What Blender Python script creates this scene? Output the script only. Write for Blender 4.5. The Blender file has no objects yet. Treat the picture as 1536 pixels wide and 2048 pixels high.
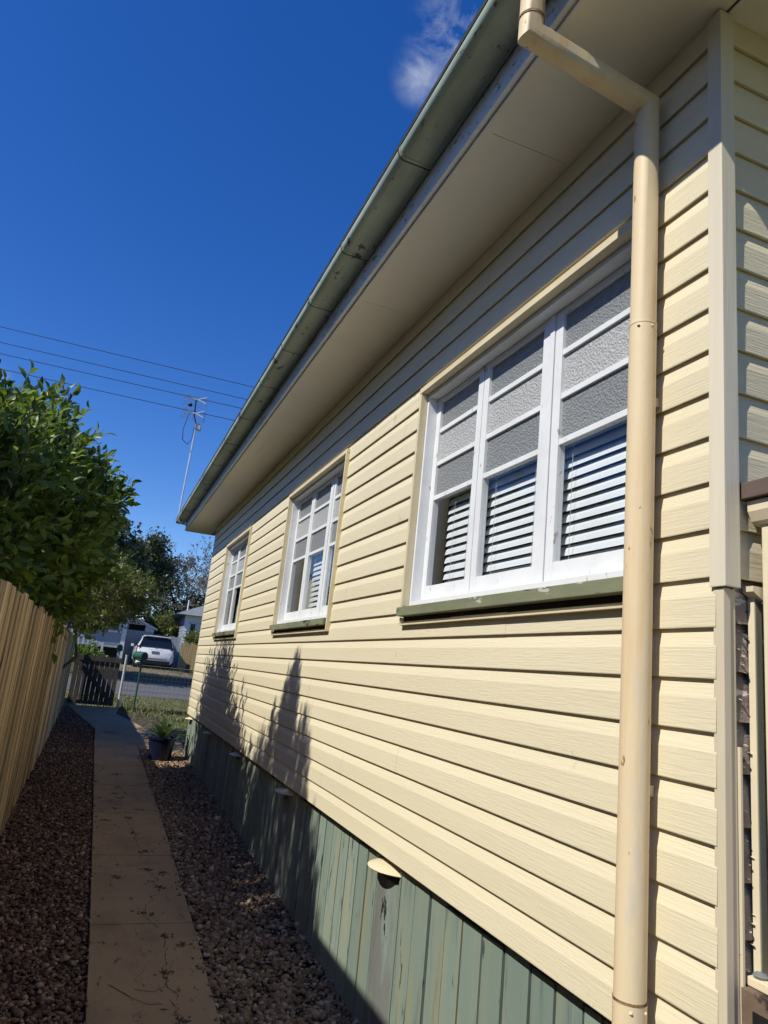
import bpy, bmesh, math, random
import numpy as np
from mathutils import Vector, Matrix
random.seed(7); rng = np.random.default_rng(7)
sc = bpy.context.scene
col = sc.collection
PI = math.pi

# ------------------------------------------------------------------ camera
cam_d = bpy.data.cameras.new("camera"); cam = bpy.data.objects.new("camera", cam_d); col.objects.link(cam)
yaw, pitch, roll = math.radians(20.333), math.radians(13.175), math.radians(5.966)
fw = Vector((math.sin(yaw)*math.cos(pitch), math.cos(yaw)*math.cos(pitch), math.sin(pitch)))
rt = Vector((math.cos(yaw), -math.sin(yaw), 0)); up = rt.cross(fw)
r2 = rt*math.cos(roll) + up*math.sin(roll); u2 = up*math.cos(roll) - rt*math.sin(roll)
M3 = Matrix((r2, u2, -fw)).transposed()
cam.matrix_world = Matrix.Translation((0, 0, 1.8)) @ M3.to_4x4()
cam_d.sensor_fit = 'VERTICAL'; cam_d.sensor_height = 24; cam_d.sensor_width = 18
cam_d.lens = 24*1416.93/2048
cam_d.clip_start = 0.05; cam_d.clip_end = 3000
sc.camera = cam

# ------------------------------------------------------------------ sky and sun
SUN = Vector((1.0, 0.30, -1.13)).normalized()          # direction the light travels
w = bpy.data.worlds.new("World"); sc.world = w; w.use_nodes = True
nt = w.node_tree; nt.nodes.clear()
out = nt.nodes.new("ShaderNodeOutputWorld"); bg = nt.nodes.new("ShaderNodeBackground")
sky = nt.nodes.new("ShaderNodeTexSky"); sky.sky_type = 'NISHITA'; sky.sun_disc = False
sky.sun_elevation = math.asin(-SUN.z); sky.sun_rotation = math.atan2(-SUN.x, -SUN.y)
sky.altitude = 600; sky.air_density = 1.0; sky.dust_density = 0.35; sky.ozone_density = 4.0
hs = nt.nodes.new("ShaderNodeHueSaturation"); hs.inputs['Saturation'].default_value = 1.32; hs.inputs['Hue'].default_value = .516; hs.inputs['Value'].default_value = 1.08
nt.links.new(sky.outputs[0], hs.inputs['Color'])
# one wisp of cloud: soft noise kept to a small patch of directions
tc = nt.nodes.new("ShaderNodeTexCoord")
cn = nt.nodes.new("ShaderNodeTexNoise"); cn.inputs['Scale'].default_value = 17; cn.inputs['Detail'].default_value = 10; cn.inputs['Roughness'].default_value = 0.64
cn.inputs['Distortion'].default_value = 0.3
nt.links.new(tc.outputs['Generated'], cn.inputs['Vector'])
def near_dir(d, r0, r1):
    dp = nt.nodes.new("ShaderNodeVectorMath"); dp.operation = 'DISTANCE'
    nt.links.new(tc.outputs['Generated'], dp.inputs[0]); dp.inputs[1].default_value = d
    mr = nt.nodes.new("ShaderNodeMapRange"); mr.inputs[1].default_value = r0; mr.inputs[2].default_value = r1
    mr.inputs[3].default_value = 1; mr.inputs[4].default_value = 0; mr.interpolation_type = 'SMOOTHSTEP'
    nt.links.new(dp.outputs['Value'], mr.inputs[0]); return mr.outputs[0]
CLOUD = [((0.256, 0.628, 0.735), 0.0, 0.068), ((0.235, 0.668, 0.706), 0.0, 0.042), ((-0.172, 0.936, 0.31), 0.0, 0.018)]
prev = None
for d, a, b in CLOUD:
    n = near_dir(Vector(d).normalized(), a, b)
    if prev is None: prev = n
    else:
        mx = nt.nodes.new("ShaderNodeMath"); mx.operation = 'MAXIMUM'
        nt.links.new(prev, mx.inputs[0]); nt.links.new(n, mx.inputs[1]); prev = mx.outputs[0]
cr = nt.nodes.new("ShaderNodeMapRange"); cr.inputs[1].default_value = 0.40; cr.inputs[2].default_value = 0.74; cr.inputs[3].default_value = 0; cr.inputs[4].default_value = 0.8
nt.links.new(cn.outputs['Fac'], cr.inputs[0])
mu = nt.nodes.new("ShaderNodeMath"); mu.operation = 'MULTIPLY'; nt.links.new(prev, mu.inputs[0]); nt.links.new(cr.outputs[0], mu.inputs[1])
mc = nt.nodes.new("ShaderNodeMix"); mc.data_type = 'RGBA'
nt.links.new(mu.outputs[0], mc.inputs[0]); nt.links.new(hs.outputs[0], mc.inputs[6]); mc.inputs[7].default_value = (4.6, 5.0, 5.7, 1)
nt.links.new(mc.outputs[2], bg.inputs['Color']); bg.inputs['Strength'].default_value = 0.115
nt.links.new(bg.outputs[0], out.inputs[0])
sl = bpy.data.lights.new("sun", 'SUN'); sl.energy = 4.5; sl.angle = math.radians(0.5); sl.color = (1.0, 0.955, 0.86)
so = bpy.data.objects.new("sun", sl); col.objects.link(so); so.location = (-8, -3, 12)
so.rotation_euler = SUN.to_track_quat('-Z', 'Y').to_euler()
sc.view_settings.view_transform = 'Standard'; sc.view_settings.look = 'None'
sc.view_settings.exposure = 0.32; sc.view_settings.gamma = 1.0
sc.cycles.max_bounces = 8; sc.cycles.diffuse_bounces = 4; sc.cycles.transparent_max_bounces = 12
sc.cycles.caustics_reflective = False; sc.cycles.caustics_refractive = False
try: sc.cycles.use_denoising = True
except Exception: pass

# ------------------------------------------------------------------ helpers
KN = [-60, 4.3, 5, 8, 11, 13.5, 19.5, 35.5, 60, 120, 700]
KZ = [0, 0, .05, .15, .19, .25, .40, 1.08, 1.5, 2.2, 6]
def gz(y): return float(np.interp(y, KN, KZ))

def mesh_np(name, V, F, smooth=False):
    """mesh from numpy arrays; F is (m,k)"""
    me = bpy.data.meshes.new(name); V = np.asarray(V, np.float32); F = np.asarray(F, np.int32)
    me.vertices.add(len(V)); me.vertices.foreach_set("co", V.ravel())
    k = F.shape[1]; me.loops.add(F.size); me.loops.foreach_set("vertex_index", F.ravel())
    me.polygons.add(len(F)); me.polygons.foreach_set("loop_start", np.arange(0, F.size, k, dtype=np.int32))
    me.polygons.foreach_set("loop_total", np.full(len(F), k, np.int32))
    if smooth: me.polygons.foreach_set("use_smooth", np.ones(len(F), bool))
    me.update(calc_edges=True); me.validate(); return me

def link(name, me, m, parent=None):
    o = bpy.data.objects.new(name, me); col.objects.link(o)
    if m is not None:
        me.materials.clear(); me.materials.append(m)
    if parent is not None:
        o.parent = parent; o.matrix_parent_inverse = wm(parent).inverted()
    return o
def wm(o):
    m = Matrix.Translation(o.location) if o.type == 'EMPTY' else Matrix.Identity(4)
    return m
def thing(name, label, cat, loc, group=None):
    o = bpy.data.objects.new(name, None); col.objects.link(o); o.location = loc; o.empty_display_size = .1
    return tag(o, label, cat, group)
def tag(o, label, cat, group=None, kind=None):
    o['label'] = label; o['category'] = cat
    if group: o['group'] = group
    if kind: o['kind'] = kind
    return o
def struct(o, kind='structure'): o['kind'] = kind; return o

class MB:
    """collects shapes and builds them as ONE mesh"""
    def __init__(s): s.v = []; s.f = []
    def add(s, vs, fs):
        b = len(s.v); s.v += [tuple(p) for p in vs]; s.f += [tuple(i+b for i in f) for f in fs]; return s
    def box(s, x0, x1, y0, y1, z0, z1):
        return s.add([(x0,y0,z0),(x1,y0,z0),(x1,y1,z0),(x0,y1,z0),(x0,y0,z1),(x1,y0,z1),(x1,y1,z1),(x0,y1,z1)],
                     [(0,3,2,1),(4,5,6,7),(0,1,5,4),(1,2,6,5),(2,3,7,6),(3,0,4,7)])
    def hexa(s, p):
        return s.add(p, [(0,3,2,1),(4,5,6,7),(0,1,5,4),(1,2,6,5),(2,3,7,6),(3,0,4,7)])
    def bar(s, a, b, wd, th, upv=(0,0,1)):
        """rectangular bar between two points; wd across, th along upv"""
        a = Vector(a); b = Vector(b); d = (b-a).normalized(); sx = d.cross(Vector(upv)).normalized(); sz = sx.cross(d)
        q = []
        for p in (a, b):
            for i, j in ((-1,-1),(1,-1),(1,1),(-1,1)): q.append(p + sx*(i*wd/2) + sz*(j*th/2))
        return s.add(q, [(0,1,2,3),(7,6,5,4),(0,4,5,1),(1,5,6,2),(2,6,7,3),(3,7,4,0)])
    def tube(s, pts, r, n=10, cap=True):
        pts = [Vector(p) for p in pts]; rr = r if hasattr(r, '__len__') else [r]*len(pts); base = len(s.v)
        rx = None
        for i, p in enumerate(pts):
            d0 = (pts[i]-pts[i-1]).normalized() if i else None
            d1 = (pts[i+1]-pts[i]).normalized() if i < len(pts)-1 else None
            d = (d0+d1).normalized() if d0 is not None and d1 is not None else (d0 if d1 is None else d1)
            if rx is None:
                rx = d.orthogonal().normalized()
            rx = (rx - d*rx.dot(d)).normalized(); ry = d.cross(rx)
            k = 1.0
            ax = None
            if d0 is not None and d1 is not None:
                c = max(.25, d.dot(d1)); k = 1/c
                ax = (d1-d0)
                ax = ax.normalized() if ax.length > 1e-6 else None
            for j in range(n):
                a = 2*PI*j/n; off = (rx*math.cos(a)+ry*math.sin(a))*rr[i]
                if ax is not None: off = off + ax*off.dot(ax)*(k-1)
                s.v.append(tuple(p+off))
        m = len(pts)
        for i in range(m-1):
            for j in range(n):
                a = base+i*n+j; b = base+i*n+(j+1) % n
                s.f.append((a, b, b+n, a+n))
        if cap:
            s.f.append(tuple(base+j for j in range(n))[::-1]); s.f.append(tuple(base+(m-1)*n+j for j in range(n)))
        return s
    def lathe(s, prof, c, n=28):
        base = len(s.v)
        for r, z in prof:
            for j in range(n):
                a = 2*PI*j/n; s.v.append((c[0]+r*math.cos(a), c[1]+r*math.sin(a), c[2]+z))
        for i in range(len(prof)-1):
            for j in range(n):
                a = base+i*n+j; b = base+i*n+(j+1) % n; s.f.append((a, b, b+n, a+n))
        s.f.append(tuple(base+j for j in range(n))[::-1]); s.f.append(tuple(base+(len(prof)-1)*n+j for j in range(n)))
        return s
    def extrude(s, prof, axis, a, b, closed=True):
        """profile of 2D points swept along axis from a to b. axis 'y': prof=(x,z); 'x': prof=(y,z); 'z': prof=(x,y)"""
        def P(p, t): return {'y': (p[0], t, p[1]), 'x': (t, p[0], p[1]), 'z': (p[0], p[1], t)}[axis]
        n = len(prof); base = len(s.v)
        s.v += [P(p, a) for p in prof] + [P(p, b) for p in prof]
        for i in range(n if closed else n-1):
            j = (i+1) % n; s.f.append((base+i, base+j, base+n+j, base+n+i))
        if closed: s.f.append(tuple(base+i for i in range(n))[::-1]); s.f.append(tuple(base+n+i for i in range(n)))
        return s
    def build(s, name, m, parent=None, smooth=None, bevel=0):
        me = bpy.data.meshes.new(name); me.from_pydata(s.v, [], s.f)
        bm = bmesh.new(); bm.from_mesh(me); bmesh.ops.recalc_face_normals(bm, faces=bm.faces)
        if bevel:
            bmesh.ops.bevel(bm, geom=[e for e in bm.edges if len(e.link_faces) == 2 and e.calc_face_angle() > .7], offset=bevel, segments=2, affect='EDGES', profile=.7)
        if smooth is not None:
            for f in bm.faces: f.smooth = True
            for e in bm.edges:
                if len(e.link_faces) != 2 or e.calc_face_angle() > math.radians(smooth): e.smooth = False
        bm.to_mesh(me); bm.free()
        return link(name, me, m, parent)

def sheet(name, m, xl, xr, y0, y1, dz, step=.5, thick=0, parent=None, nx=1, rough=0):
    ys = sorted(set([y for y in KN if y0 < y < y1] + list(np.arange(y0, y1, step)) + [y1]))
    v = []; f = []
    for y in ys:
        a = xl(y) if callable(xl) else xl; b = xr(y) if callable(xr) else xr
        for i in range(nx+1): v.append((a+(b-a)*i/nx, y, gz(y)+dz))
    for i in range(len(ys)-1):
        for j in range(nx): k = i*(nx+1)+j; f.append((k, k+1, k+nx+2, k+nx+1))
    me = bpy.data.meshes.new(name); me.from_pydata(v, [], f); me.update()
    return link(name, me, m, parent)

# ------------------------------------------------------------------ materials
def mat(name, c1, c2=None, scale=(1,1,1), nscale=8, detail=5, rough=.6, bump=0, bscale=None, bmap=None, bdist=.004,
        spots=(), lo=.35, hi=.65, spec=.35, transl=0, metal=0, isl=0, coat=0):
    """two-tone noise colour + fine bump + any number of worn spots (colour, scale, threshold, mapping, softness)"""
    m = bpy.data.materials.new(name); m.use_nodes = True; t = m.node_tree; t.nodes.clear(); N = t.nodes.new; L = t.links.new
    o = N("ShaderNodeOutputMaterial"); p = N("ShaderNodeBsdfPrincipled"); L(p.outputs[0], o.inputs[0])
    p.inputs['Roughness'].default_value = rough; p.inputs['Specular IOR Level'].default_value = spec; p.inputs['Metallic'].default_value = metal
    if coat: p.inputs['Coat Weight'].default_value = coat; p.inputs['Coat Roughness'].default_value = .05
    tcn = N("ShaderNodeTexCoord")
    def mapped(sv, off=(0,0,0)):
        mp = N("ShaderNodeMapping"); mp.inputs['Scale'].default_value = sv; mp.inputs['Location'].default_value = off
        L(tcn.outputs['Object'], mp.inputs['Vector']); return mp.outputs[0]
    def noise(vec, s, d=5, r=.6):
        n = N("ShaderNodeTexNoise"); n.inputs['Scale'].default_value = s; n.inputs['Detail'].default_value = d; n.inputs['Roughness'].default_value = r
        L(vec, n.inputs['Vector']); return n.outputs['Fac']
    def rng_(v, a, b, c=0, d=1):
        r = N("ShaderNodeMapRange"); r.inputs[1].default_value = a; r.inputs[2].default_value = b; r.inputs[3].default_value = c; r.inputs[4].default_value = d
        L(v, r.inputs[0]); return r.outputs[0]
    def mix(f, a, b):
        x = N("ShaderNodeMix"); x.data_type = 'RGBA'; L(f, x.inputs[0])
        for s_, q in ((6, a), (7, b)):
            if isinstance(q, tuple): x.inputs[s_].default_value = q+(1,)
            else: L(q, x.inputs[s_])
        return x.outputs[2]
    c2 = c2 or tuple(v*.85 for v in c1)
    vec = mapped(scale)
    c = mix(rng_(noise(vec, nscale, detail), lo, hi), c1, c2)
    bsum = None
    for i, sp in enumerate(spots):
        colr, s_, thr, sv, soft = sp
        f = rng_(noise(mapped(sv, (3.1*i+1, 5.7*i, 2.3*i)), s_, 6, .62), thr, thr+soft)
        c = mix(f, c, colr)
    if isl:
        g_ = N("ShaderNodeNewGeometry"); hv = N("ShaderNodeHueSaturation"); L(rng_(g_.outputs['Random Per Island'], 0, 1, 1-isl, 1+isl*.6), hv.inputs['Value']); L(c, hv.inputs['Color']); c = hv.outputs[0]
    L(c, p.inputs['Base Color'])
    if bump:
        bn = noise(mapped(bmap or scale), bscale or nscale*3, 6, .65)
        b = N("ShaderNodeBump"); b.inputs['Strength'].default_value = bump; b.inputs['Distance'].default_value = bdist
        L(bn, b.inputs['Height']); L(b.outputs[0], p.inputs['Normal'])
    if transl:
        tr = N("ShaderNodeBsdfTranslucent"); x = N("ShaderNodeMixShader"); x.inputs[0].default_value = transl
        h = N("ShaderNodeHueSaturation"); h.inputs['Value'].default_value = 1.6; h.inputs['Hue'].default_value = .48; L(c, h.inputs['Color']); L(h.outputs[0], tr.inputs['Color'])
        L(p.outputs[0], x.inputs[1]); L(tr.outputs[0], x.inputs[2]); L(x.outputs[0], o.inputs[0])
    return m

CREAM1 = (.675, .605, .425); CREAM2 = (.62, .55, .38)
GR = (1, .055, 1)
m_vinyl = mat("cream_vinyl_weatherboard", CREAM1, CREAM2, scale=(1.6,.12,1.2), nscale=2.2, rough=.5, bump=.6, bscale=130, bmap=(1,.05,1), bdist=.003,
              spots=[((.50,.42,.28), 1.1, .58, (1,.35,1.2), .3), ((.36,.29,.18), 9, .68, (1,.6,.35), .12)], spec=.3)
m_vinyl_x = mat("cream_vinyl_end_weatherboard", CREAM1, CREAM2, scale=(.12,1.6,1.2), nscale=2.2, rough=.5, bump=.8, bscale=130, bmap=(.05,1,1), bdist=.004, spec=.3)
m_vinyl_z = mat("cream_vinyl_corner", (.66,.60,.46), (.61,.55,.42), scale=(1,1,.06), nscale=20, rough=.5, bump=.35, bscale=90, bmap=(1,1,.04), bdist=.003)
m_trim = mat("cream_window_trim", (.66,.57,.38), (.58,.50,.33), rough=.5, nscale=4)
m_trim_old = mat("old_cream_painted_timber", (.60,.53,.38), (.54,.47,.34), scale=(1,1,.15), nscale=8, rough=.55, bump=.3, bscale=40, bmap=(1,1,.06),
                 spots=[((.20,.18,.15), 10, .66, (1,1,.35), .03)])
m_soffit = mat("cream_soffit_sheet", (.77,.735,.655), (.73,.695,.61), nscale=1.2, rough=.75, bump=.08, bscale=40,
               spots=[((.45,.39,.27), 1.3, .64, (3,.35,1), .2)])
m_fascia = mat("peeling_white_fascia", (.70,.70,.70), (.58,.59,.60), scale=(1,.4,1), nscale=5, rough=.65, bump=.5, bscale=40, bmap=(1,.35,1),
               spots=[((.10,.10,.10), 40, .60, (1,.4,1), .03), ((.32,.27,.20), 3, .58, (1,.5,1.4), .1), ((.05,.04,.035), 8, .665, (1,.5,1.4), .02)])
m_gutter = mat("peeling_green_gutter", (.37,.44,.345), (.31,.375,.29), scale=(1,.5,1), nscale=3, rough=.45, bump=.22, bscale=30, bmap=(1,.4,1), spec=.45,
               spots=[((.17,.20,.15), 2.2, .50, (1,.4,1), .25), ((.05,.052,.042), 9, .615, (1,.45,1.2), .03), ((.10,.05,.035), 6, .63, (1.2,.6,1.2), .02), ((.09,.10,.08), 30, .64, (1,.5,1), .05)])
m_gutlip = mat("rusty_gutter_lip", (.03,.03,.025), (.07,.06,.05), nscale=18, rough=.8)
m_pipe = mat("stained_cream_downpipe", (.68,.56,.36), (.64,.50,.31), scale=(1,1,.14), nscale=7, rough=.55, bump=.3, bscale=14, bmap=(1,1,.5), bdist=.006, spec=.3,
             spots=[((.63,.41,.20), 3.2, .51, (3.5,3.5,.16), .16), ((.60,.52,.38), 6, .56, (2,2,.3), .1), ((.28,.16,.07), 26, .665, (1,1,.35), .015)])
m_rust = mat("rust_stain", (.10,.05,.025), (.34,.22,.11), nscale=45, rough=.85, bump=.3)
m_white = mat("peeling_white_window_paint", (.71,.725,.73), (.64,.655,.66), nscale=6, rough=.5, bump=.25, bscale=50, bmap=(1,1,.5),
              spots=[((.38,.36,.33), 26, .655, (1,1,.35), .02)])
m_sill = mat("green_painted_sill", (.20,.21,.125), (.155,.165,.10), scale=(1,.3,1), nscale=8, rough=.6, bump=.4, bscale=30, bmap=(1,.2,1),
             spots=[((.46,.43,.36), 16, .63, (1,.4,1.5), .02), ((.03,.028,.022), 14, .62, (1,.25,1.5), .02)])
m_skirt = mat("sage_green_skirting", (.18,.24,.20), (.215,.255,.205), scale=(1,3.2,.35), nscale=2.2, rough=.65, bump=.55, bscale=34, bmap=(1,1,.08), bdist=.005,
              spots=[((.27,.26,.16), 5, .50, (1,2.2,.16), .2), ((.13,.165,.15), 16, .56, (1,1.6,.12), .12), ((.05,.07,.06), 22, .635, (1,1,.18), .03)], isl=.16)
m_stump = mat("weathered_green_stump", (.20,.255,.22), (.17,.20,.17), scale=(1,1,.2), nscale=7, rough=.75, bump=1.0, bscale=26, bmap=(1,1,.1), bdist=.012,
              spots=[((.155,.16,.145), 4.5, .47, (1,1,.3), .09), ((.02,.018,.015), 8, .63, (1,1,.35), .02)])
m_cap = mat("cream_ant_cap", (.66,.58,.38), (.60,.52,.34), nscale=9, rough=.45)
m_frost = None
m_dark = mat("painted_shade_black", (.012,.012,.012), (.018,.016,.014), rough=.95, spec=.1)  # near-black colour standing in for shade in gaps, slots and openings
m_room = mat("dim_room_plaster", (.32,.29,.25), (.28,.25,.22), rough=.8)
m_blind = mat("white_blind_slat", (.74,.76,.78), (.70,.72,.74), nscale=3, rough=.45)
m_cord = mat("blind_cord", (.6,.6,.6), rough=.7)
m_curtain = mat("pale_curtain", (.45,.42,.38), (.36,.34,.31), scale=(1,6,.05), nscale=5, rough=.9)
m_oldboard = mat("flaking_old_weatherboard", (.21,.165,.14), (.29,.25,.225), scale=(.35,1,1.2), nscale=9, rough=.8, bump=1.0, bscale=30, bmap=(.4,1,1), bdist=.01,
                 spots=[((.62,.57,.49), 12, .60, (.5,1,1.6), .02), ((.06,.045,.035), 16, .63, (.6,1,1.3), .03)])
m_brown = mat("weathered_brown_timber", (.13,.085,.058), (.19,.135,.095), scale=(.3,1,1), nscale=11, rough=.75, bump=.7, bscale=30, bmap=(.3,1,1),
              spots=[((.04,.028,.02), 9, .62, (.5,1,1), .06), ((.33,.27,.21), 14, .70, (.4,1,1), .04)])
m_rail = mat("dark_stained_rail", (.075,.052,.045), (.12,.085,.07), scale=(1,.2,1), nscale=9, rough=.6, bump=.4, bscale=30, bmap=(1,.1,1))
m_post = mat("cream_gloss_post", (.70,.61,.43), (.66,.57,.40), nscale=2, rough=.35, bump=.05)
m_olive = mat("worn_olive_trim_edge", (.24,.20,.12), (.15,.16,.13), scale=(1,1,.1), nscale=12, rough=.6, bump=.3, spots=[((.50,.44,.32), 9, .62, (1,1,.1), .05)])
m_roof = mat("grey_roof_iron", (.26,.27,.27), (.22,.22,.22), rough=.4, metal=.4)
m_fence = mat("rough_sawn_paling", (.54,.39,.205), (.40,.275,.14), scale=(1,6,.12), nscale=6, rough=.8, bump=.8, bscale=30, bmap=(1,1,.05), bdist=.006,
              spots=[((.66,.51,.30), 12, .52, (1,1.2,.04), .08), ((.12,.085,.05), 20, .565, (1,1.2,.05), .05), ((.36,.32,.26), 3, .55, (1,2,.2), .15)], isl=.35)
m_fence_y = mat("yellow_pine_paling", (.42,.31,.13), (.34,.25,.11), scale=(3,3,.4), nscale=5, rough=.8, bump=.4)
m_conc = mat("tan_concrete_path", (.34,.24,.135), (.28,.195,.11), nscale=2.2, rough=.85, bump=.3, bscale=60, bdist=.003,
             spots=[((.18,.115,.068), 2.5, .52, (1,.6,1), .25), ((.10,.07,.045), 13, .61, (1.2,.7,1), .08), ((.40,.28,.17), 60, .62, (1,1,1), .1)])
m_crack = mat("crack_dirt", (.055,.042,.022), (.09,.072,.038), rough=.95, nscale=40)
m_gravelbed = mat("gravel_bed_soil", (.07,.05,.038), (.045,.033,.026), nscale=30, rough=.95, bump=.8, bscale=60)
def pebble_mat(name, a, b, c, d):
    m = bpy.data.materials.new(name); m.use_nodes = True; t = m.node_tree; p = t.nodes['Principled BSDF']
    g = t.nodes.new("ShaderNodeNewGeometry"); r = t.nodes.new("ShaderNodeValToRGB")
    for i, (pos, cc) in enumerate(((0, a), (.45, b), (.8, c), (1, d))):
        e = r.color_ramp.elements[i] if i < 2 else r.color_ramp.elements.new(pos)
        e.position = pos; e.color = cc+(1,)
    t.links.new(g.outputs['Random Per Island'], r.inputs[0]); t.links.new(r.outputs[0], p.inputs['Base Color'])
    p.inputs['Roughness'].default_value = .7; return m
m_pebL = pebble_mat("red_brown_gravel", (.055,.024,.012), (.125,.062,.034), (.19,.108,.062), (.36,.26,.175))
m_pebR = pebble_mat("pink_grey_gravel", (.11,.06,.032), (.20,.122,.07), (.28,.185,.118), (.46,.36,.26))
m_ground = mat("dry_green_lawn_soil", (.085,.09,.03), (.14,.125,.05), nscale=1.4, rough=.95, bump=.6, bscale=50,
               spots=[((.19,.145,.085), .9, .60, (1,1,1), .15)])
m_grass = pebble_mat("lawn_blades", (.055,.08,.02), (.10,.125,.035), (.17,.165,.06), (.26,.22,.11))
m_road = mat("grey_asphalt", (.105,.105,.11), (.085,.085,.09), nscale=20, rough=.9, bump=.3, bscale=200)
m_verge = mat("leaf_littered_verge", (.085,.06,.045), (.055,.065,.025), scale=(.5,1.6,1), nscale=1.6, rough=.95, bump=.5, bscale=30,
              spots=[((.17,.12,.08), 3, .60, (.5,1.5,1), .1)])
def leaf_mat(name, cols, rough=.35, transl=.25, spec=.5):
    m = bpy.data.materials.new(name); m.use_nodes = True; t = m.node_tree; p = t.nodes['Principled BSDF']; o = t.nodes['Material Output']
    g = t.nodes.new("ShaderNodeNewGeometry"); r = t.nodes.new("ShaderNodeValToRGB")
    n = len(cols)
    for i, cc in enumerate(cols):
        e = r.color_ramp.elements[i] if i < 2 else r.color_ramp.elements.new(i/(n-1))
        e.position = i/(n-1); e.color = cc+(1,)
    t.links.new(g.outputs['Random Per Island'], r.inputs[0]); t.links.new(r.outputs[0], p.inputs['Base Color'])
    p.inputs['Roughness'].default_value = rough; p.inputs['Specular IOR Level'].default_value = spec
    tr = t.nodes.new("ShaderNodeBsdfTranslucent"); h = t.nodes.new("ShaderNodeHueSaturation"); h.inputs['Value'].default_value = 1.7; h.inputs['Hue'].default_value = .47; h.inputs['Saturation'].default_value = 1.1
    t.links.new(r.outputs[0], h.inputs['Color']); t.links.new(h.outputs[0], tr.inputs['Color'])
    x = t.nodes.new("ShaderNodeMixShader"); x.inputs[0].default_value = transl
    t.links.new(p.outputs[0], x.inputs[1]); t.links.new(tr.outputs[0], x.inputs[2]); t.links.new(x.outputs[0], o.inputs[0]); return m
m_leaf = leaf_mat("glossy_green_leaf", [(.04,.07,.015),(.072,.13,.024),(.11,.19,.038),(.165,.245,.056)], rough=.42, transl=.36, spec=.4)
m_leaf2 = leaf_mat("yellow_green_leaf", [(.055,.085,.018),(.095,.13,.03),(.17,.20,.055)], rough=.42, transl=.35)
m_leaf3 = leaf_mat("dark_tree_leaf", [(.018,.03,.012),(.032,.05,.018),(.055,.075,.03)], rough=.5, transl=.15)
m_leaf4 = leaf_mat("olive_twig_leaf", [(.045,.045,.025),(.075,.07,.04),(.11,.10,.06)], rough=.6, transl=.15)
m_leafpot = leaf_mat("strap_leaf", [(.025,.05,.014),(.05,.09,.026)], rough=.4, transl=.25)
m_bark = mat("grey_brown_bark", (.13,.105,.08), (.08,.065,.05), scale=(1,1,.3), nscale=9, rough=.9, bump=.6)
m_twig = mat("pale_grey_twig", (.20,.18,.155), (.13,.115,.10), nscale=5, rough=.9)
m_pot = mat("navy_glazed_pot", (.007,.010,.030), (.010,.014,.038), nscale=4, rough=.22, spec=.6)
m_potsoil = mat("pot_soil", (.03,.022,.016), rough=.95, nscale=40, bump=.8)
m_gate = mat("dark_weathered_gate_timber", (.05,.042,.036), (.08,.068,.057), scale=(3,3,.4), nscale=6, rough=.85, bump=.5)
m_gpost = mat("white_pipe_post", (.55,.55,.53), (.42,.42,.40), nscale=8, rough=.5)
m_wire = mat("galvanised_wire", (.16,.17,.16), (.10,.10,.10), nscale=30, rough=.6)
m_lbox = mat("dark_green_enamel", (.018,.075,.05), (.022,.085,.06), nscale=6, rough=.4)
m_paper = mat("folded_newspaper", (.62,.62,.60), (.50,.50,.48), nscale=40, rough=.8)
m_black = mat("black_plastic", (.012,.012,.012), rough=.5)
m_bluewall = mat("blue_grey_weatherboard", (.235,.275,.33), (.21,.245,.30), nscale=2, rough=.6)
m_bluetrim = mat("pale_blue_trim", (.50,.53,.56), (.44,.47,.50), nscale=3, rough=.6)
m_whitewall = mat("white_weatherboard", (.66,.68,.70), (.60,.62,.64), nscale=2, rough=.6)
m_greyroof = mat("grey_tin_roof", (.20,.21,.22), (.16,.17,.18), nscale=3, rough=.5)
m_whiteroof = mat("pale_tin_roof", (.72,.73,.74), (.66,.67,.68), nscale=3, rough=.45)
m_greyfence = mat("grey_board_fence", (.33,.36,.39), (.28,.31,.34), scale=(4,4,.3), nscale=4, rough=.7)
m_carpaint = mat("white_car_paint", (.72,.73,.74), (.70,.71,.72), nscale=1, rough=.25, coat=.6, spec=.5)
m_carglass = mat("dark_tinted_glass", (.01,.012,.014), rough=.06, spec=.7)
m_tail = mat("red_tail_lamp", (.16,.012,.012), (.10,.01,.01), rough=.15, nscale=20, spec=.6)
m_tyre = mat("black_tyre", (.015,.015,.015), rough=.85)
m_chrome = mat("dull_chrome", (.35,.35,.36), rough=.3, metal=.8)
m_plate = mat("grey_number_plate", (.16,.18,.19), (.13,.15,.16), nscale=8, rough=.4)
m_alu = mat("aerial_aluminium", (.62,.63,.64), (.55,.56,.57), rough=.35, metal=.5)
m_cable = mat("powerline_cable", (.03,.045,.07), rough=.6)
m_shed = mat("grey_shed_iron", (.30,.31,.31), (.25,.26,.26), nscale=3, rough=.5)

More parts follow.
